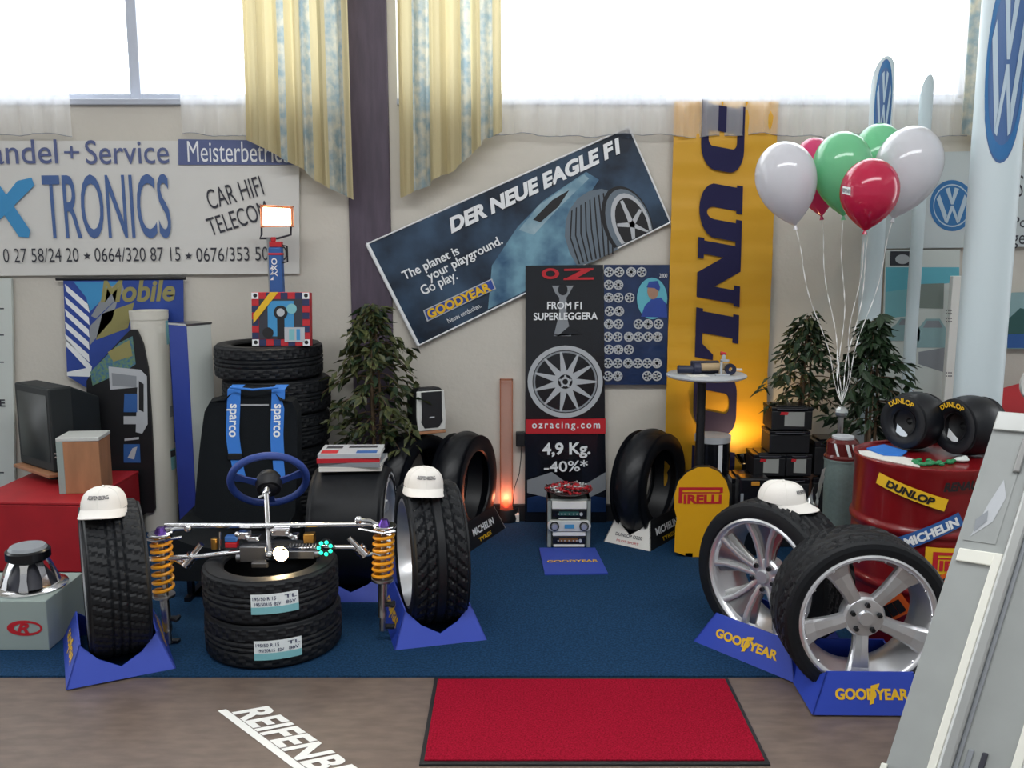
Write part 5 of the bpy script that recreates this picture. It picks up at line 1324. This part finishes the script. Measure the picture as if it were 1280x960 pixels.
mb = MB(); mb.add(lathe([(0, .008), (r_, .008), (r_, zt-.035), (0, zt-.035)], 40), T(q.x, Yd, 0), smooth=True); mb.build('drum_body', 'black_gloss', rt)
mb = MB(); mb.add(lathe([(0, zt-.035), (r_+.004, zt-.035), (r_+.004, zt), (0, zt)], 40), T(q.x, Yd, 0), smooth=True); mb.build('lid', 'ink_silver', rt)
mb = MB()
a0 = hit_cyl(897, 590, q.x, Yd, r_)[0]; a1 = hit_cyl(902, 590, q.x, Yd, r_)[0]
mb.add(gridm(lambda s, t: (q.x+(r_+.002)*sin(a0+(a1-a0)*s), Yd-(r_+.002)*cos(a0+(a1-a0)*s), .1+(zt-.14)*t), 5, 2)); mb.build('stripe', 'ink_white', rt)

Yp = G(875, 698).y
ol = [(843, 690), (844, 660), (846, 648), (843, 636), (843, 618), (848, 602), (858, 591), (872, 584), (886, 584), (899, 590), (908, 602), (912, 617), (911, 632), (906, 645), (901, 653), (901, 662), (906, 670), (909, 676), (907, 690), (906, 698), (890, 699), (862, 696)]
rt = thing('figure_sign', 'yellow rounded figure-shaped sign with red lettering, before the round high table', 'sign', (W(876, 698, Yp).x, Yp, 0))
P = [W(u, v, Yp) for u, v in ol]; zmin = min(p_.z for p_ in P); dz = .02-zmin
mb = MB(); n = len(P); P2 = [p_+Vector((.012, .05, 0)) for p_ in P]
for a, b in ((P, P2),):
    mb.add((a, [tuple(range(n))])); mb.add((b, [tuple(range(n-1, -1, -1))]), m=1); mb.add((a+b, [(i, (i+1) % n, n+(i+1) % n, n+i) for i in range(n)]), m=1)
mb.build('panel', ['pirelli_yellow', 'black'], rt)
mb = MB(); mb.add(bbox(P[0].x+.06, P[0].x+.1, Yp, Yp+.09, .008, .03)); mb.add(bbox(P[0].x+.18, P[0].x+.22, Yp, Yp+.09, .008, .03)); mb.build('foot', 'black', rt)
def pirelli(mb, base, w, h, m=0):
    """long-bowled P over the other letters; base(x, y) with x 0..w, y 0..h"""
    def q_(pl):
        for i in range(12):
            a, b = i/12, (i+1)/12
            L = lambda p, q, t: (p[0]+(q[0]-p[0])*t, p[1]+(q[1]-p[1])*t)
            mb.add(([base(x*w, y*h) for x, y in (L(pl[0], pl[1], a), L(pl[0], pl[1], b), L(pl[3], pl[2], b), L(pl[3], pl[2], a))], [(0, 1, 2, 3)]), m=m)
    q_([(0, 0), (.085, 0), (.085, .84), (0, .84)]); q_([(0, .84), (1, .84), (1, 1), (0, 1)]); q_([(.93, .62), (1, .66), (1, .86), (.93, .86)]); q_([(.085, .62), (.95, .62), (.95, .70), (.085, .70)])
    text_fn(mb, 'IRELLI', w*.86, h*.54, lambda x, y: base(w*.115+x, y), m, bold=.045)
mb = MB(); q0, q1 = W(848, 629, Yp), W(903, 630, Yp); hh = (W(848, 609, Yp)-W(848, 629, Yp)).z
pirelli(mb, lambda x, y: (q0.x+x, Yp-.002, q0.z+y), q1.x-q0.x, hh); mb.build('lettering', 'ink_red', rt)

# ------------------------------------------------------------------ battery boxes
Yk = 4.98
def battery(label, u0, u1, z0, h, labelbox=True, first=None, Y=Yk, rz=0.):
    x0, x1 = W(u0, 560, Y).x, W(u1, 560, Y).x; w_ = x1-x0
    rt = thing('car_battery', label, 'battery', ((x0+x1)/2, Y+.09, z0), rz, 'car batteries in the stack')
    mb = MB(); mb.add(bbox(-w_/2, w_/2, -.088, .088, 0, h*.8)); mb.build('case', 'black', rt, local=True, bevel=.005)
    mb = MB(); mb.add(bbox(-w_/2-.002, w_/2+.002, -.09, .09, h*.8, h*.95)); mb.add(bbox(-w_/2+.03, w_/2-.03, -.07, .07, h*.95, h)); mb.build('lid', 'black_gloss', rt, local=True, bevel=.004)
    mb = MB()
    mb.add(tube([(-w_/2+.03, -.092, h*.88), (-w_/2+.045, -.102, h*.88), (w_/2-.045, -.102, h*.88), (w_/2-.03, -.092, h*.88)], .0035, 6)); mb.build('handle', 'ink_dark', rt, local=True)
    if labelbox:
        mb = MB(); lw = w_*.46
        mb.add(([(-.01-lw*.3, -.0895, h*.16), (-.01+lw*.75, -.0895, h*.14), (-.01+lw*.75, -.0895, h*.76), (-.01-lw*.3, -.0895, h*.76)], [(0, 1, 2, 3)]))
        mb.add(([(-.01-lw*.55, -.0902, h*.64), (-.01-lw*.15, -.0902, h*.63), (-.01-lw*.1, -.0902, h*.75), (-.01-lw*.5, -.0902, h*.77)], [(0, 1, 2, 3)]), m=1)
        mb.build('label_sheet', ['battery_label', 'ink_red'], rt, local=True)
    return rt
z5 = W(985, 508, Yk).z; r1, r2 = .205, .205; hs = (z5-r1-r2-.008)/3
zA = .008
battery('car battery in the bottom row, behind the yellow figure sign', 914, 964, zA, r1-.002, False)
battery('car battery in the bottom row, mostly hidden by the capped chrome wheel', 966, 1014, zA, r1-.002, False)
battery('car battery with grey label, low in the stack beside the glowing banner', 917, 968, zA+r1, r2-.002)
battery('car battery with grey label directly behind the white cap', 969, 1014, zA+r1, r2-.002)
battery('car battery in the middle row of the stack, on the side of the glowing banner', 943, 983, zA+r1+r2, hs-.002)
battery('car battery in the middle row of the stack, on the side of the plants', 984, 1016, zA+r1+r2, hs-.002)
battery('car battery in the second row from the top, under the topmost one', 962, 1012, zA+r1+r2+hs, hs-.002, False)
battery('topmost car battery of the stack with a grey label, below the slender plant', 963, 1014, zA+r1+r2+2*hs, hs)
for k_, lb in enumerate(('plain car battery at the bottom, between the stack and the grey bin', 'plain car battery one up, between the stack and the grey bin', 'plain car battery on top, between the stack and the grey bin')):
    battery(lb, 1019, 1058, .008+.205*k_, .203, False, Y=Yk+.02)
q = W(940, 603, 4.9)
rt = thing('jump_starter', 'black upright case with amber lamp leaning before the battery stack', 'case', (q.x, 4.86, 0))
zt = W(940, 596, 4.86).z
mb = MB(); mb.add(bbox(q.x-.085, q.x+.075, 4.83, 4.93, .008, zt)); mb.build('case', 'black_gloss', rt, bevel=.012)
mb = MB(); mb.add(box(.045, .008, .022, (q.x, 4.828, zt-.03))); mb.build('amber_lamp', 'amber', rt, bevel=.003)
mb = MB(); mb.add(box(.016, .008, .09, (q.x-.07, 4.828, zt-.13))); mb.add(box(.01, .008, .12, (q.x+.02, 4.828, zt-.14))); mb.build('clip', 'ink_grey', rt, bevel=.002)
# lamp on the floor behind the batteries that lights the yellow banner
fx = W(930, 560, 5.3).x
rt = thing('uplight', 'small lamp standing behind the battery stack, lighting the yellow banner', 'lamp', (fx, 5.28, 0))
mb = MB(); mb.add(cyl((fx, 5.28, .008), (fx, 5.28, .42), .012, n=10)); mb.add(cyl((fx, 5.28, .008), (fx, 5.28, .02), .07, n=20)); mb.build('pole', 'dark_metal', rt)
mb = MB(); mb.add(lathe([(.02, 0), (.05, .05), (.052, .05), (.022, -.004)], 20, 'Z', True), T(fx, 5.28, .42) @ RX(-25), smooth=True); sh = mb.build('reflector', 'chrome', rt)
mb = MB(); mb.add(sph((fx, 5.285, .45), .02, 12, 8), smooth=True); mb.build('bulb', 'bulb_glow', sh)
lamp('uplight_light', (fx, 5.25, .50), 5, (1, .62, .22), .03, rad(150), (fx-.02, 5.45, .85))

# ------------------------------------------------------------------ plants
def ficus(label, x, y, zbot, ztop, rad_, leafmat, seed, nbr, pot_r, pot_h, potm, lean=(0, 0), leaf=.07, per=20, top_taper=.7):
    rt = thing('potted_ficus', label, 'plant', (x, y, 0)); rs = random.Random(seed)
    mb = MB(); mb.add(lathe([(0, .008), (pot_r*.78, .008), (pot_r, pot_h-.03), (pot_r*1.06, pot_h-.03), (pot_r*1.06, pot_h), (pot_r*.95, pot_h), (pot_r*.92, pot_h-.03), (0, pot_h-.03)], 36), T(x, y, 0), smooth=True); mb.build('pot', potm, rt)
    mb = MB(); mb.add(sph((x, y, pot_h-.035), (pot_r*.92, pot_r*.92, .02), 24, 8), smooth=True); mb.build('soil', 'soil', rt)
    st = MB(); lf = MB()
    for k_ in range(3):
        a = k_*2.1; st.add(tube([(x+.02*cos(a), y+.02*sin(a), pot_h-.03), (x+.03*cos(a)+lean[0]*.5, y+.03*sin(a), (pot_h+ztop)/2), (x+lean[0]+.015*cos(a), y+lean[1], ztop-.1)], lambda t: .011-.007*t, 7), smooth=True)
    for b in range(nbr):
        t = (b+.5)/nbr; z = zbot+(ztop-zbot)*(t**.9); a = b*2.4+rs.random()
        prof = (1-t)**top_taper+.08
        prof *= min(1, .55+1.6*t)
        L = rad_*prof*(.75+.5*rs.random()); ax = x+lean[0]*t; ay = y+lean[1]*t
        pts = []
        for i in range(7):
            s = i/6; pts.append(Vector((ax+L*s*cos(a), ay+L*s*sin(a)*.85, z-.05+.10*s-.20*s*s*(.6+L))))
        st.add(tube(pts, lambda t_: .0042-.003*t_, 5))
        for i in range(per):
            s = .18+.85*rs.random(); k0 = min(5, int(s*6)); p = pts[k0].lerp(pts[k0+1], min(1.1, s*6-k0))
            p = p+Vector((rs.gauss(0, .012), rs.gauss(0, .012), rs.gauss(0, .012)))
            aa = a+rs.gauss(0, 1.1); dn = rs.uniform(-1.2, .1); d = Vector((cos(aa), sin(aa), dn)).normalized()
            sd = d.cross(Vector((rs.gauss(0, .4), rs.gauss(0, .4), 1))).normalized(); nn = sd.cross(d); l = leaf*(.7+.6*rs.random()); w_ = l*.21
            m_ = p+d*l*.45
            lf.add(([p, m_+sd*w_+nn*.006, p+d*l-nn*.008, m_-sd*w_+nn*.006, m_-nn*.003], [(0, 1, 4), (1, 2, 4), (2, 3, 4), (3, 0, 4)]), m=0 if rs.random() < .75 else 1, smooth=True)
    st.build('stem', 'bark', rt); lf.build('foliage', leafmat, rt)
q = W(469, 480, 5.12); ficus('bushy olive-green potted plant in front of the dark pillar', q.x, 5.13, .62, W(469, 372, 5.12).z, .30, ['foliage_olive', 'foliage'], 4, 50, .13, .30, 'pot', (-.01, 0), .078, 16, .5)
q = W(1000, 480, 5.22); ficus('slender potted plant behind the battery stack, beside the yellow banner', q.x, 5.15, .85, W(1000, 386, 5.15).z, .28, ['foliage', 'foliage_olive'], 9, 40, .13, .42, 'pot', (.01, 0), .072, 14, .85)
q = W(1108, 480, 4.75); ficus('dark glossy potted plant standing behind the red barrel, under the balloons', q.x-.02, 4.86, .72, W(1108, 388, 4.88).z, .28, ['foliage', 'foliage'], 15, 40, .17, .40, 'pot_dark', (-.02, 0), .085, 17, .75)

# ------------------------------------------------------------------ balloons
YB = 4.5; tie = W(1052, 505, 4.55)
rt = thing('balloon_weight', 'small foil weight holding the balloon ribbons between the two plants', 'weight', (tie.x, 4.55, 0))
mb = MB(); mb.add(cyl((tie.x, 4.55, .008), (tie.x, 4.55, tie.z-.06), .014, n=10)); mb.add(cyl((tie.x, 4.55, .008), (tie.x, 4.55, .03), .09, n=24)); mb.build('stick', 'steel', rt)
mb = MB(); mb.add(sph((tie.x, 4.55, tie.z-.04), (.035, .035, .03), 9, 6)); mb.build('foil_knot', 'foil', rt)
def balloon(label, u, v, ru, rv, Y, m, knotuv, tagtext=False):
    c_ = W(u, v, Y); k_ = Y/1137.; a, b = ru*k_, rv*k_
    kn = W(knotuv[0], knotuv[1], Y); axis = (kn-c_).normalized()
    rt = thing('balloon', label, 'balloon', tuple(kn))
    x, y_ = frame_of(axis)
    prof = []; n = 22
    H = (kn-c_).length
    for i in range(n+1):
        t = i/n
        if t < .5: an = pi/2*(1-t*2); prof.append((a*cos(an), -b*sin(an)))
        else:
            s = (t-.5)*2; prof.append((a*(1-s**2.1)**.9 if s < 1 else .004, H*s*.97))
    vs, fs = lathe([(max(r, .0001), h) for r, h in prof], 40)
    mb = MB(); mb.add(([c_+x*p_[0]+y_*p_[1]+axis*p_[2] for p_ in vs], fs), smooth=True); en = mb.build('envelope', m, rt)
    mb = MB(); mb.add(cyl(kn-axis*.012, kn+axis*.012, .004, .012, 12), smooth=True); mb.build('knot', m, rt)
    mb = MB(); pts = [kn+(tie-kn)*t+Vector((.015*sin(t*9+u), .01*sin(t*7+u), -.03*sin(pi*t)))*min(1, 6*t*(1-t)) for t in [i/24 for i in range(25)]]
    for i in range(24):
        p0, p1 = pts[i], pts[i+1]; s0, s1 = [Vector((cos(1.3*(i+j)+u), sin(1.3*(i+j)+u), 0))*.003 for j in (0, 1)]
        mb.add(([p0-s0, p1-s1, p1+s1, p0+s0], [(0, 1, 2, 3)]))
    mb.build('ribbon', 'ribbon', rt)
    if tagtext:
        mb = MB(); d = Vector((-.62, -1, -.12)).normalized()
        def pos(s, t, lift=.0):
            e = (x*0+Vector((cos(-3.0+s*.42), sin(-3.0+s*.42), 0))); z = -.012+.034*t-.01*s
            return c_+e*(a*math.sqrt(max(0, 1-(z/b)**2))+.003+lift)+Vector((0, 0, z))
        mb.add(gridm(lambda s, t: pos(s, t), 6, 3)); text_fn(mb, 'REIFENB', .84, .5, lambda s, t: pos(.08+s, .25+t, .0015), 1, bold=.01); mb.build('print', ['ink_white', 'ink_dark'], en)
balloon('white balloon on the side next to the yellow banner', 982, 221, 36, 42, YB, 'balloon_white', (994, 284))
balloon('pink balloon half hidden between white and green balloons', 1020, 214, 28, 40, YB+.32, 'balloon_pink', (1027, 272))
balloon('bright green balloon in front, between white and red balloons', 1053, 209, 35, 42, YB+.05, 'balloon_green', (1054, 272))
balloon('green balloon at the back, highest of the bunch', 1097, 200, 32, 43, YB+.3, 'balloon_green', (1092, 262))
balloon('red balloon with a small white tag, lowest of the bunch', 1087, 239, 34.5, 39, YB-.25, 'balloon_red', (1081, 290), True)
balloon('large clear-white balloon beside the round ring logo', 1136, 206, 39, 46, YB+.05, 'balloon_white', (1116, 275))

# ------------------------------------------------------------------ bin, foil, barrel and things on it
q = G(1052, 712); Yq = 4.35
q = W(1051, 600, Yq); zt = W(1051, 572, Yq).z
rt = thing('grey_bin', 'grey round waste bin between the battery stack and red barrel', 'bin', (q.x, Yq, 0)); r_ = .082
mb = MB(); mb.add(lathe([(0, .008), (r_*.85, .008), (r_, zt), (r_*1.04, zt), (r_*1.04, zt-.01), (r_*.94, zt-.012), (r_*.8, .02), (0, .02)], 36), T(q.x, Yq, 0), smooth=True); mb.build('shell', 'bin_grey', rt)
rt = thing('jar', 'small brown glass jar with a metal lid on the grey bin', 'jar', (q.x, Yq, zt))
mb = MB(); mb.add(lathe([(0, -.0), (.085, 0), (.086, .01), (.075, .02), (.075, .08), (.06, .095), (0, .095)], 32), T(q.x, Yq, zt), smooth=True); mb.build('jar_glass', 'bowl_glass', rt)
mb = MB(); mb.add(cyl((q.x, Yq, zt+.095), (q.x, Yq, zt+.108), .052, n=28)); mb.build('lid', 'ink_silver', rt, bevel=.002)
mb = MB()
for a0, a1 in ((-.9, -.75), (-.2, 0), (.2, .35)): mb.add(gridm(lambda s, t: (q.x+.077*sin(a0+(a1-a0)*s+.25*(1-t)), Yq-.077*cos(a0+(a1-a0)*s+.25*(1-t)), zt+.02+.06*t), 4, 5))
mb.build('paper_strip', 'label_white', rt)
A, B, C_ = W(1031, 584, 4.2), W(1005, 634, 4.2), W(1030, 648, 4.2); rs = random.Random(5)
rt = thing('foil_wrap', 'crumpled silvery clear wrapping leaning behind the white cap', 'wrapping', (C_.x, 4.2, 0))
mb = MB(); P = [W(1030, 583, 4.25), W(1028, 600, 4.23), W(1022, 620, 4.2), W(1028, 690, 4.2), W(1003, 690, 4.2), W(1008, 630, 4.2), W(1018, 606, 4.22)]
cn = W(1018, 640, 4.2)
def crumple(s, t):
    i = s*6; k0 = min(5, int(i)); e = P[k0].lerp(P[k0+1], i-k0); p_ = cn.lerp(e, t); r0 = random.Random(int(s*1000)+int(t*100)*7)
    return p_+Vector((0, r0.uniform(-.03, .03), 0))
v, f = gridm(crumple, 19, 6); mb.add((v, f)); mb.build('crumpled_sheet', 'foil', rt)
mb = MB(); zz = min(p_.z for p_ in P); mb.add(cyl((C_.x, 4.2, .008), (C_.x, 4.2, zz+.08), .02, .012, 8)); mb.build('twisted_end', 'foil', rt)

BX, BY, BR_, = W(1152, 660, 3.86).x, 3.86, .29
zt = W(1152, 588, BY-BR_).z
rt = thing('oil_barrel', 'red steel oil barrel covered with tyre stickers behind the five-spoke wheel', 'barrel', (BX, BY, 0))
pr = [(0, .012), (BR_-.008, .012), (BR_, .0085), (BR_+.004, .02), (BR_, .035)]
for zc_ in (zt*.35, zt*.66):
    pr += [(BR_, zc_-.03)]+[(BR_+.011*sin(pi*i/6), zc_-.022+.044*i/6) for i in range(7)]+[(BR_, zc_+.03)]
pr += [(BR_, zt-.03), (BR_+.005, zt-.018), (BR_+.006, zt-.003), (BR_, zt), (BR_-.008, zt-.004), (BR_-.01, zt-.014), (0, zt-.014)]
mb = MB(); mb.add(lathe(pr, 80), T(BX, BY, 0), smooth=True); mb.build('drum_shell', 'barrel_red', rt)
def sticker(a, b, hpx, bgm, body, inkm, name, pad=.1, bold=.03, shear=0., draw=None, lift=.014, th=None, off=.2):
    """sticker whose middle line runs from pixel a to pixel b on the barrel"""
    R = BR_+lift; a0, z0 = hit_cyl(*a, BX, BY, R); a1, z1 = hit_cyl(*b, BX, BY, R)
    x0, x1 = a0*R, a1*R; L = math.hypot(x1-x0, z1-z0); ex = ((x1-x0)/L, (z1-z0)/L); ey = (-ex[1], ex[0]); h_ = hpx*.0034
    def pos(s, t, l=0):
        x = x0+ex[0]*s+ey[0]*t; z = z0+ex[1]*s+ey[1]*t
        return (BX+(R+l)*sin(x/R), BY-(R+l)*cos(x/R), z)
    mb = MB(); mats = []
    if bgm: mb.add(gridm(lambda s, t: pos(s*L, (t-.5)*h_), 14, 3)); mats.append(bgm)
    mats.append(inkm); k_ = len(mats)-1
    if draw: draw(mb, lambda x, y: pos(L*pad+x, -h_/2+h_*off*.8+y, .0025), L*(1-2*pad), h_*(1-off*1.6), k_)
    elif body: text_fn(mb, body, L*(1-2*pad), h_*(1-2*off), lambda x, y: pos(L*pad+x, -h_/2+h_*off+y, .0025), k_, bold, shear)
    return mb, mats, pos, L, h_
mb, ms, pos, L, h_ = sticker((1097, 597), (1183, 632), 15, 'yellow_print', 'DUNLOP', 'ink_black', 's', .16, .05, .1); mb.build('yellow_sticker', ms, rt)
mb, ms, pos, L, h_ = sticker((1126, 680), (1202, 648), 17, 'ink_blue', 'MICHELIN', 'ink_white', 's', .06, .05, .1); mb.build('blue_sticker', ms, rt)
mb, ms, pos, L, h_ = sticker((1156, 700), (1236, 697), 33, 'yellow_print', None, 'ink_red', 's', .1, draw=pirelli); mb.build('red_yellow_sticker', ms, rt)
mb, ms, pos, L, h_ = sticker((1179, 609), (1234, 602), 17, None, 'RENAULT', 'ink_black', 's', .0, .045, .3); mb.build('black_lettering', ms, rt)
mb, ms, pos, L, h_ = sticker((1172, 735), (1194, 722), 23, 'orange_print', 'o', 'ink_black', 's', .3, .0); mb.build('orange_sticker', ms, rt)
mb, ms, pos, L, h_ = sticker((1098, 770), (1134, 752), 24, 'orange_print', 'lll', 'ink_black', 's', .16, .06); mb.build('orange_sticker', ms, rt)
ztb = zt-.014
def onb(u, v, z): return G(u, v, z)
for lb, pts, m, h_ in (('white sheet of paper at the rim on top of the red barrel', [(1066, 568), (1098, 574), (1150, 584), (1146, 575), (1100, 564), (1070, 563)], 'paper', .003),
                      ('blue leaflet on top of the red barrel, before the kart tyres', [(1083, 562), (1105, 557), (1134, 566), (1127, 571), (1104, 570)], 'belt_blue', .006)):
    P = []
    for u, v in pts:
        p_ = G(u, v, ztb+.003); dx, dy = p_.x-BX, p_.y-BY; d_ = math.hypot(dx, dy); k_ = min(1, (BR_-.015)/d_); P.append((BX+dx*k_, BY+dy*k_))
    z_ = ztb+.001 if m == 'paper' else ztb+.005
    mb = MB(); mb.add(prism(P[::-1], z_, z_+h_)); tag(mb.build('leaflet', m, origin=(P[0][0], P[0][1], ztb)), lb, 'leaflet')
rt = thing('green_garland', 'green crumpled string of sweets on top of the red barrel', 'garland', (BX, BY-.15, ztb)); rs = random.Random(8); mb = MB()
for k_ in range(26):
    p_ = G(1142+rs.uniform(0, 50), 577+rs.uniform(-3, 3), ztb+.01); d_ = math.hypot(p_.x-BX, p_.y-BY)
    if d_ > BR_-.03: p_ = Vector((BX+(p_.x-BX)*(BR_-.03)/d_, BY+(p_.y-BY)*(BR_-.03)/d_, p_.z))
    mb.add(sph((p_.x, p_.y, ztb+.008), (.013, .009, .008), 8, 5))
mb.add(tube([G(1142, 578, ztb+.006), G(1165, 580, ztb+.006), G(1192, 577, ztb+.006)], .004, 5)); mb.build('beads', 'green_sweet', rt); bpy.data.objects[rt.children[0].name]['kind'] = 'stuff'
p_ = G(1202, 575, ztb+.01); mb = MB(); mb.add(sph((min(p_.x, BX+.2), p_.y, ztb+.012), (.032, .022, .0118), 16, 8), smooth=True); mb.add(sph((p_.x+.015, p_.y+.004, ztb+.02), (.012, .012, .008), 10, 6), smooth=True)
tag(mb.build('bar_of_soap', 'cream', origin=(p_.x, p_.y, ztb)), 'small cream lump on top of the red barrel, under the kart tyre', 'soap')
def kart(label, loc, rz, R, w, first=None):
    rt = thing('kart_tyre', label, 'tyre', loc, rz)
    mb = MB(); tyre_mesh(mb, R, w, R*.46, 96, 'slick', 17, round_=.012); mb.build('carcass', 'rubber_shiny', rt, local=True)
    mb = MB(); mb.add(lathe([(R*.44, -w*.42), (R*.47, -w*.43), (R*.44, -w*.3), (R*.3, -w*.22), (R*.12, -w*.2), (R*.12, w*.3), (R*.44, w*.36)], 40, 'Y'), smooth=True); mb.build('hub', 'black', rt, local=True)
    mb = MB(); text_fn(mb, 'DUNLOP', 1.0, .022, lambda s, t: ((R*.66+t)*cos(2.35-s*1.1*1.25), -w*.503-.002, (R*.66+t)*sin(2.35-s*1.1*1.25)), bold=.03); mb.build('lettering', 'yellow_print', rt, local=True)
    mb = MB(); mb.add(([(-.035, -w*.44, -.05), (.02, -w*.44, -.08), (.025, -w*.44, -.05), (-.03, -w*.44, -.012)], [(0, 1, 2, 3)])); mb.build('paper_tag', 'label_white', rt, local=True)
    return rt
zk = ztb
c_ = W(1216, 535, BY+.02); kart('kart tyre on the red barrel, next to the white logo pillar', (c_.x-.01, BY+.03, zk+.133), rad(-70), .130, .19)
c_ = W(1145, 533, BY+.13); kart('kart tyre on the red barrel, next to the dark plant', (c_.x-.0, BY+.15, zk+.131), rad(-60), .128, .17)

# ------------------------------------------------------------------ leaning aluminium sign frame at the picture edge
top, bot = W(1248, 515, 2.75), W(1090, 1010, 2.45)
up_ = (top-bot); bot = bot-up_*((bot.z-.006)/up_.z); up_ = top-bot; L = up_.length; U = up_.normalized()
Wv = Vector((.86, -.51, 0)).normalized(); N = U.cross(Wv).normalized(); N = -N if N.y > 0 else N
rt = thing('sign_frame', 'large grey aluminium sign board leaning at the picture edge before the barrel', 'sign board', tuple(bot))
def P_(s, w_, n_=0.): return bot+U*s+Wv*w_+N*n_
def slab_(mb, s0, s1, w0, w1, n0, n1, m=0, sk=0.):
    v = [P_(s+(sk if w_ == w1 else 0)*0, w_, n_) for n_ in (n0, n1) for s, w_ in ((s0, w0), (s0, w1), (s1, w1), (s1, w0))]
    mb.add((v, [(3, 2, 1, 0), (4, 5, 6, 7), (0, 1, 5, 4), (1, 2, 6, 5), (2, 3, 7, 6), (3, 0, 4, 7)]), m=m)
mb = MB(); slab_(mb, 0, L, .0, .62, -.02, 0); mb.build('back_board', 'board_grey', rt)
def bar(name, s0, s1, w0, w1, m, n1=.012, bev=.003):
    mb = MB(); slab_(mb, s0, s1, w0, w1, -.001, n1); return mb.build(name, m, rt, bevel=bev)
bar('frame_bar', 0, L*.67, .105, .128, 'alu_white', .02); bar('frame_bar', 0, L, .128, .165, 'alu', .03, .008); bar('frame_bar', 0, L, .165, .178, 'ink_grey', .01)
bar('cross_bar', L*.64, L*.67, .012, .11, 'alu_white', .012)
bar('frame_bar', 0, L, .30, .325, 'alu_white', .02); bar('frame_bar', 0, L, .325, .37, 'alu', .03, .008)
bar('cross_bar', L*.955, L, 0, .62, 'alu', .012)
mb = MB(); slab_(mb, L*.86, L*.94, .085, .105, .0, .014); mb.build('clip', 'steel', rt, bevel=.004)
mb = MB(); slab_(mb, L*.69, L*.90, .015, .10, -.001, .003); pi_ = mb.build('picture_sheet', 'board_grey', rt)
mb = MB()
mb.add(([P_(L*s, w_, .0045) for s, w_ in ((.70, .03), (.74, .075), (.80, .09), (.84, .07), (.78, .05))], [(0, 1, 2, 3, 4)])); mb.add(([P_(L*s, w_, .006) for s, w_ in ((.71, .035), (.74, .06), (.765, .055), (.74, .03))], [(0, 1, 2, 3)]), m=1); mb.build('printed_picture', ['ink_silver', 'ink_grey'], pi_)
bar('corner_foot', L*.05, L*.165, -.012, .006, 'alu_white', .015); bar('rail', .02, L*.24, .19, .205, 'ink_grey', .008); bar('rail', .02, L*.24, .225, .24, 'ink_dark', .008)
mb = MB(); a_ = P_(L*.3, .24, -.02); mb.add(tube([P_(L*.9, .5, -.03), P_(L*.9, .5, -.03)+Vector((.25, .5, 0))-Vector((0, 0, P_(L*.9, .5, -.03).z-.006))], .014, 8)); mb.build('rear_strut', 'steel', rt)
